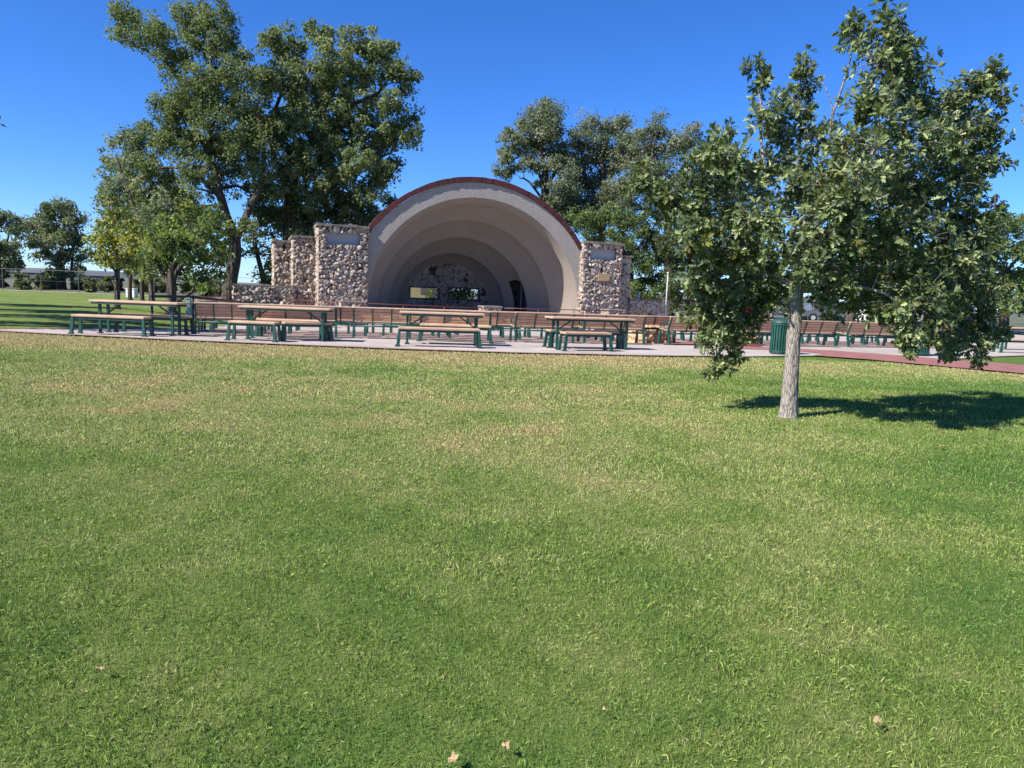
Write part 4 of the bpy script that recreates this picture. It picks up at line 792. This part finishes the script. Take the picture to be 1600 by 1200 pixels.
    for x, y, r, d in blobs:
        R_ = r * k; c = Pt(x, y, d); q_ = near_node(nodes, c); a = q_[0]
        nb = limb(mb, [a, a.lerp(c, .5) + Vector((0, 0, .08)) * (c - a).length, c], max(min(q_[1] * .7, .012), .005), .004, 4); nc = max(5, int(0.0155 * r * r + r * .28))
        dv = vnoise(nc); dv /= np.linalg.norm(dv, axis=1)[:, None]; e = np.array(c) + dv * (R_ * RNG.uniform(.3, 1.22, nc))[:, None]
        for j in range(nc):
            ev = Vector(e[j]); s0 = nb[len(nb) // 2 + random.randrange(len(nb) // 2)][0]; mb.tube([s0, s0.lerp(ev, .55) + Vector((0, 0, .02)), ev], [.004, .003, .002], 3, cap=False); ax = (ev - s0).normalized() + Vector((0, 0, .25)); rose.append((ev, ax.normalized(), r))
            if random.random() < .75: rose.append((s0.lerp(ev, random.uniform(.5, .8)), (ax + Vector(np.random.default_rng(j).normal(0, .5, 3))).normalized(), r))
    half = np.array([(0, 0), (.03, .16), (.17, .24), (.06, .34), (.29, .45), (.09, .54), (.34, .72), (.13, .78), (.14, .92), (0, 1)])
    NP = len(half); Vs = []; Cs = []
    pal = np.array([(0.060, 0.090, 0.030), (0.080, 0.115, 0.038), (0.100, 0.135, 0.046), (0.050, 0.076, 0.026), (0.13, 0.165, 0.065)])
    for ev, ax, r in rose:
        m_ = random.randint(6, 10); ax = np.array(ax); o1 = np.cross(ax, [.3, .5, .81]); o1 /= np.linalg.norm(o1); o2 = np.cross(ax, o1); base = pal[random.randrange(5)]
        yel = random.random() < .03
        for j in range(m_):
            a = j * 2.4 + random.random(); sp_ = random.uniform(.6, 1.35); tdir = ax * cos(sp_) + (o1 * cos(a) + o2 * sin(a)) * sin(sp_); tdir = tdir + np.array([0, 0, -.22]); tdir /= np.linalg.norm(tdir)
            nr = ax - tdir * ax.dot(tdir) + RNG.normal(0, .35, 3) + np.array([0, 0, .25]); nr -= tdir * nr.dot(tdir); nr /= np.linalg.norm(nr); sd = np.cross(tdir, nr); ln = random.uniform(.05, .108); fold = random.uniform(.1, .6); curl = random.uniform(-.1, .35)
            st = np.array(ev) + tdir * .015
            for s_ in (1, -1):
                hx = half[:, 0:1]; hy = half[:, 1:2]; Vs.append(st + ln * (tdir * hy + s_ * sd * hx * cos(fold) + nr * (hx * sin(fold) - curl * hy ** 2 * .5)))
            c = base * np.array([1.32, 1.2, 1.35]) * random.choice((.65, .85, 1.05, 1.3, 1.6, 2.0)) * random.uniform(.9, 1.15)
            if yel or random.random() < .012: c = np.array((.20, .20, .05)) * random.uniform(.7, 1.2)
            Cs.append(c)
    nl = len(Cs); V = np.concatenate(Vs); i0 = (np.arange(nl * 2) * NP)[:, None]; seq = np.arange(NP)[None]; idx = i0 + seq; idx[1::2] = i0[1::2] + seq[:, ::-1]
    col = np.ones((nl * 2 * NP, 4)); col[:, :3] = np.repeat(np.array(Cs), 2 * NP, 0)
    print('oak leaves', nl)
    link('crown', npmesh('crown', V, idx, np.full(nl * 2, NP), col), M_OAK, t); mb.obj('trunk', M_OAKBARK, t, smooth=True)
oak()

# ------------------------------------------------------------ bushes, fence and things far off
def bush(px, py, rpx, Y, lab, cols=ELM, leaf=.25, group=None, name='bush'):
    k = Y / F; t = thing(name, lab, 'bush', group=group); c = pp(px, py, Y); R_ = rpx * k; mb = MB(); n = 26 if R_ < 1.2 else 60
    pts = []
    for i in range(n):
        a = random.uniform(0, 2 * pi); e = random.uniform(.15, 1); rr = R_ * random.uniform(.3, 1); p = Vector((c.x + cos(a) * rr, Y + sin(a) * rr * .8, max(.15, 2 * max(c.z, R_ * .5) * e * random.uniform(.5, .95)))); pts.append(p); mb.tube([(c.x + random.uniform(-.1, .1), Y, 0), p], [.03, .01], 4)
    V, col, nn_ = leaf_cloud(np.array([tuple(p) for p in pts]), np.full(n, R_ * .38), 46, leaf, cols); V[:, 2] = np.maximum(V[:, 2], .02)
    link('foliage', npmesh('foliage', V, np.arange(nn_ * 4), np.full(nn_, 4), col), M_LEAF, t); mb.obj('stem', M_BARK, t)
BSH = [(0.14, 0.16, 0.09), (0.19, 0.19, 0.12), (0.10, 0.12, 0.06)]
for i, (x, r, lb) in enumerate(((35, 9, 'low grey green bush by the far fence at the left edge'), (62, 7, 'bush left of the distant round tree'), (78, 6, 'small bush touching the distant round tree trunk'), (128, 9, 'bush right of the distant round tree'), (140, 7, 'pale bush behind the first picnic table'),
                              (165, 8, 'bush left of the yellow tree trunk'), (232, 9, 'bush behind the white box'), (250, 8, 'bush beyond the shaded small trees'), (320, 10, 'bush between railing and elm trunk'), (340, 9, 'bush left of the big elm trunk'))):
    bush(x, 429 + 0.038 * x + 9, r * (1.1 + .5 * ((i * 7) % 4) / 3), 62 + (i * 5 % 4) * 4, lb, BSH, .3, 'scrub bushes along the far fence')
for i, (x, y, r, Y, lb) in enumerate(((680, 455, 16, 56, 'green shrub seen through the left stage window'), (718, 448, 26, 54, 'leafy shrub filling the right stage window'), (760, 455, 22, 55, 'shrub at the right of the stage window view'), (1240, 485, 14, 44, 'low bright shrub by the red car'), (1290, 488, 10, 45, 'shrub behind the ninth bench'), (1370, 490, 12, 44, 'shrub behind the tenth bench'))):
    bush(x, y, r, Y, lb, BRT, .16)
pt = thing('potted_plant', 'small leafy plant at the foot of the right stone wall', 'plant', pp(998, 493, 33.5)); pt.location.z = 0
V, col, n_ = leaf_cloud(np.array([(0, 0, .42), (.1, .05, .5), (-.12, 0, .38), (0, -.1, .55)]), np.array([.22, .18, .18, .14]), 60, .09, BRT); link('foliage', npmesh('foliage', V, np.arange(n_ * 4), np.full(n_, 4), col), M_LEAF, pt)
b = MB(); b.lathe([(0, .03), (.16, .03), (.21, .3), (.19, .3), (.17, .25), (0, .25)], 14); b.obj('pot', M_ROUGHSTONE, pt, smooth=True)
for i in range(12): bush(8 + i * 29 + random.uniform(-7, 7), 445, random.uniform(6, 13), random.uniform(66, 84), '%s bush from the left in the scrub thicket beyond the far fence' % ORD[i], BSH if i % 3 else ELMG, .3, 'scrub thicket beyond the far fence')
# chain link fence on the far left
fz = thing('chain_fence', 'long wire fence with thin posts along the far side of the left lawn', 'fence')
b = MB(); xs = np.arange(-62, -11, 3.0)
M_RUST = simple('weathered_steel', (.12, .11, .10), (.18, .165, .15), 4, .7, 0)
for x in xs: b = MB(); b.tube([(x, 58.5 + x * .02, 0), (x, 58.5 + x * .02, 1.75)], .028, 5); b.obj('post', M_RUST, fz)
b = MB(); b.tube([(xs[0], 58.5 + xs[0] * .02, 1.75), (xs[-1], 58.5 + xs[-1] * .02, 1.75)], .016, 5)
for z in (.1, .9): b.tube([(xs[0], 58.5 + xs[0] * .02, z), (xs[-1], 58.5 + xs[-1] * .02, z)], .007, 4)
b.obj('fence_wires', M_RUST, fz)
def hut(name, lab, px, py, Y, wd, ht, m, roof=M_METAL, dp=4, cat='building'):
    p = pp(px, py, Y); t = thing(name, lab, cat, (p.x, Y, 0)); b = MB(); b.box((0, 0, ht / 2), (wd, dp, ht)); b.obj('wall', m, t); b = MB()
    b.add([(-wd / 2 - .3, -dp / 2 - .3, ht), (wd / 2 + .3, -dp / 2 - .3, ht), (wd / 2 + .3, dp / 2 + .3, ht), (-wd / 2 - .3, dp / 2 + .3, ht), (-wd / 2 - .3, 0, ht + ht * .22), (wd / 2 + .3, 0, ht + ht * .22)], [(0, 1, 5, 4), (3, 4, 5, 2), (0, 4, 3), (1, 2, 5), (0, 3, 2, 1)]); b.obj('roof', roof, t)
    for x in (-wd * .25, wd * .2): b = MB(); b.box((x, -dp / 2 - .01, ht * .55), (wd * .14, .05, ht * .3)); b.obj('window', M_DARK, t)
hut('far_shed', 'long low pale shed on the horizon behind the far fence', 150, 445, 190, 10, 1.7, M_HILL, M_HILL)
hut('far_shed', 'low dark roofed shed on the horizon left of the round tree', 30, 440, 200, 14, 1.9, M_HILL, M_HILL)
hut('park_building', 'tan building seen through the left stage window', 652, 460, 70, 4.5, 2.3, M_TANWALL)
hut('park_building', 'pale building glimpsed through the oak leaves', 1395, 470, 72, 7, 4.2, M_WHITE)
o = MB(); o.box((0, 0, .3), (.62, .5, .6)); o.box((0, 0, .62), (.68, .56, .05)); o = o.obj('white_box', M_WHITE, bevel=.02); p = pp(206, 458, 52); o.location = (p.x, 52, 0); tag(o, 'white equipment box on the far lawn between small tree trunks', 'box')

# cars in the lot
def car(px, Y, m, lab, rz=0.1):
    p = pp(px, 480, Y); t = thing('parked_car', lab, 'car', (p.x, Y, .05), rz, 'cars in the lot behind the oak')
    prof = [(-2.2, .35), (-2.25, .62), (-2.1, .85), (-1.5, .93), (-.9, 1.38), (.6, 1.42), (1.2, .98), (2.0, .85), (2.25, .6), (2.2, .35)]
    def ext(pr, hw): 
        b = MB(); n = len(pr); b.add([(x, -hw, z) for x, z in pr] + [(x, hw, z) for x, z in pr], [tuple(range(n)), tuple(range(2 * n - 1, n - 1, -1))] + [(i, n + i, n + (i + 1) % n, (i + 1) % n) for i in range(n)]); return b
    ext(prof, .86).obj('body', m, t, bevel=.06); ext([(-1.3, .95), (-.85, 1.32), (.55, 1.36), (1.05, .98)], .875).obj('side_windows', M_DARK, t)
    for x in (-1.35, 1.35):
        for y in (-.84, .84):
            b = MB(); b.tube([(x, y - .1, .32), (x, y + .1, .32)], .32, 20); wl = b.obj('wheel', M_BLACK, t); b = MB(); b.tube([(x, y - .11, .32), (x, y + .11, .32)], .18, 12); b.obj('rim', M_METAL, wl)
M_CARRED = simple('red_car_paint', (0.30, 0.01, 0.012), (0.36, 0.014, 0.014), 2, .25, 0); M_CARSIL = simple('silver_car_paint', (.10, .11, .13), (.14, .15, .17), 2, .3, 0)
car(1164, 60, M_CARRED, 'red car parked behind the oak leaves left of the trunk'); car(1290, 56, M_CARSIL, 'dark grey car parked behind the oak right of the trunk', .05); car(1218, 60, M_CARSIL, 'dark car in the lot just left of the oak trunk', .2)

# fallen leaves on the lawn
M_DRYLEAF = simple('dry_leaf', (.28, .17, .08), (.45, .33, .18), 30, .8, 0)
for x, y, s_, lab in ((1473, 698, .10, 'dark dry leaf on the grass right of the oak shadow'), (708, 1188, .07, 'pale dry leaf at the bottom centre of the lawn'), (791, 1167, .05, 'small orange leaf right of the bottom centre'), (156, 1046, .05, 'tan dry leaf in the lower left grass'), (40, 583, .09, 'pale leaf near the left edge of the lawn'), (1372, 1128, .05, 'small dry leaf in the lower right grass'), (943, 1113, .04, 'tiny pale leaf in the lower middle grass')):
    s_ *= .55; p = gp(x, y, .04); b = MB(); n = 10; ring = []
    for i in range(n): a = 2 * pi * i / n; r_ = s_ * .5 * (1 if i % 2 else .62); ring.append((r_ * cos(a) * 1.3, r_ * sin(a), random.uniform(0, .016)))
    b.add([(0, 0, .004)] + ring, [(0, 1 + i, 1 + (i + 1) % n) for i in range(n)]); o = b.obj('fallen_leaf', M_DRYLEAF); o.location = p; o.rotation_euler = (0.2, .1, random.uniform(0, 6)); tag(o, lab, 'leaf')
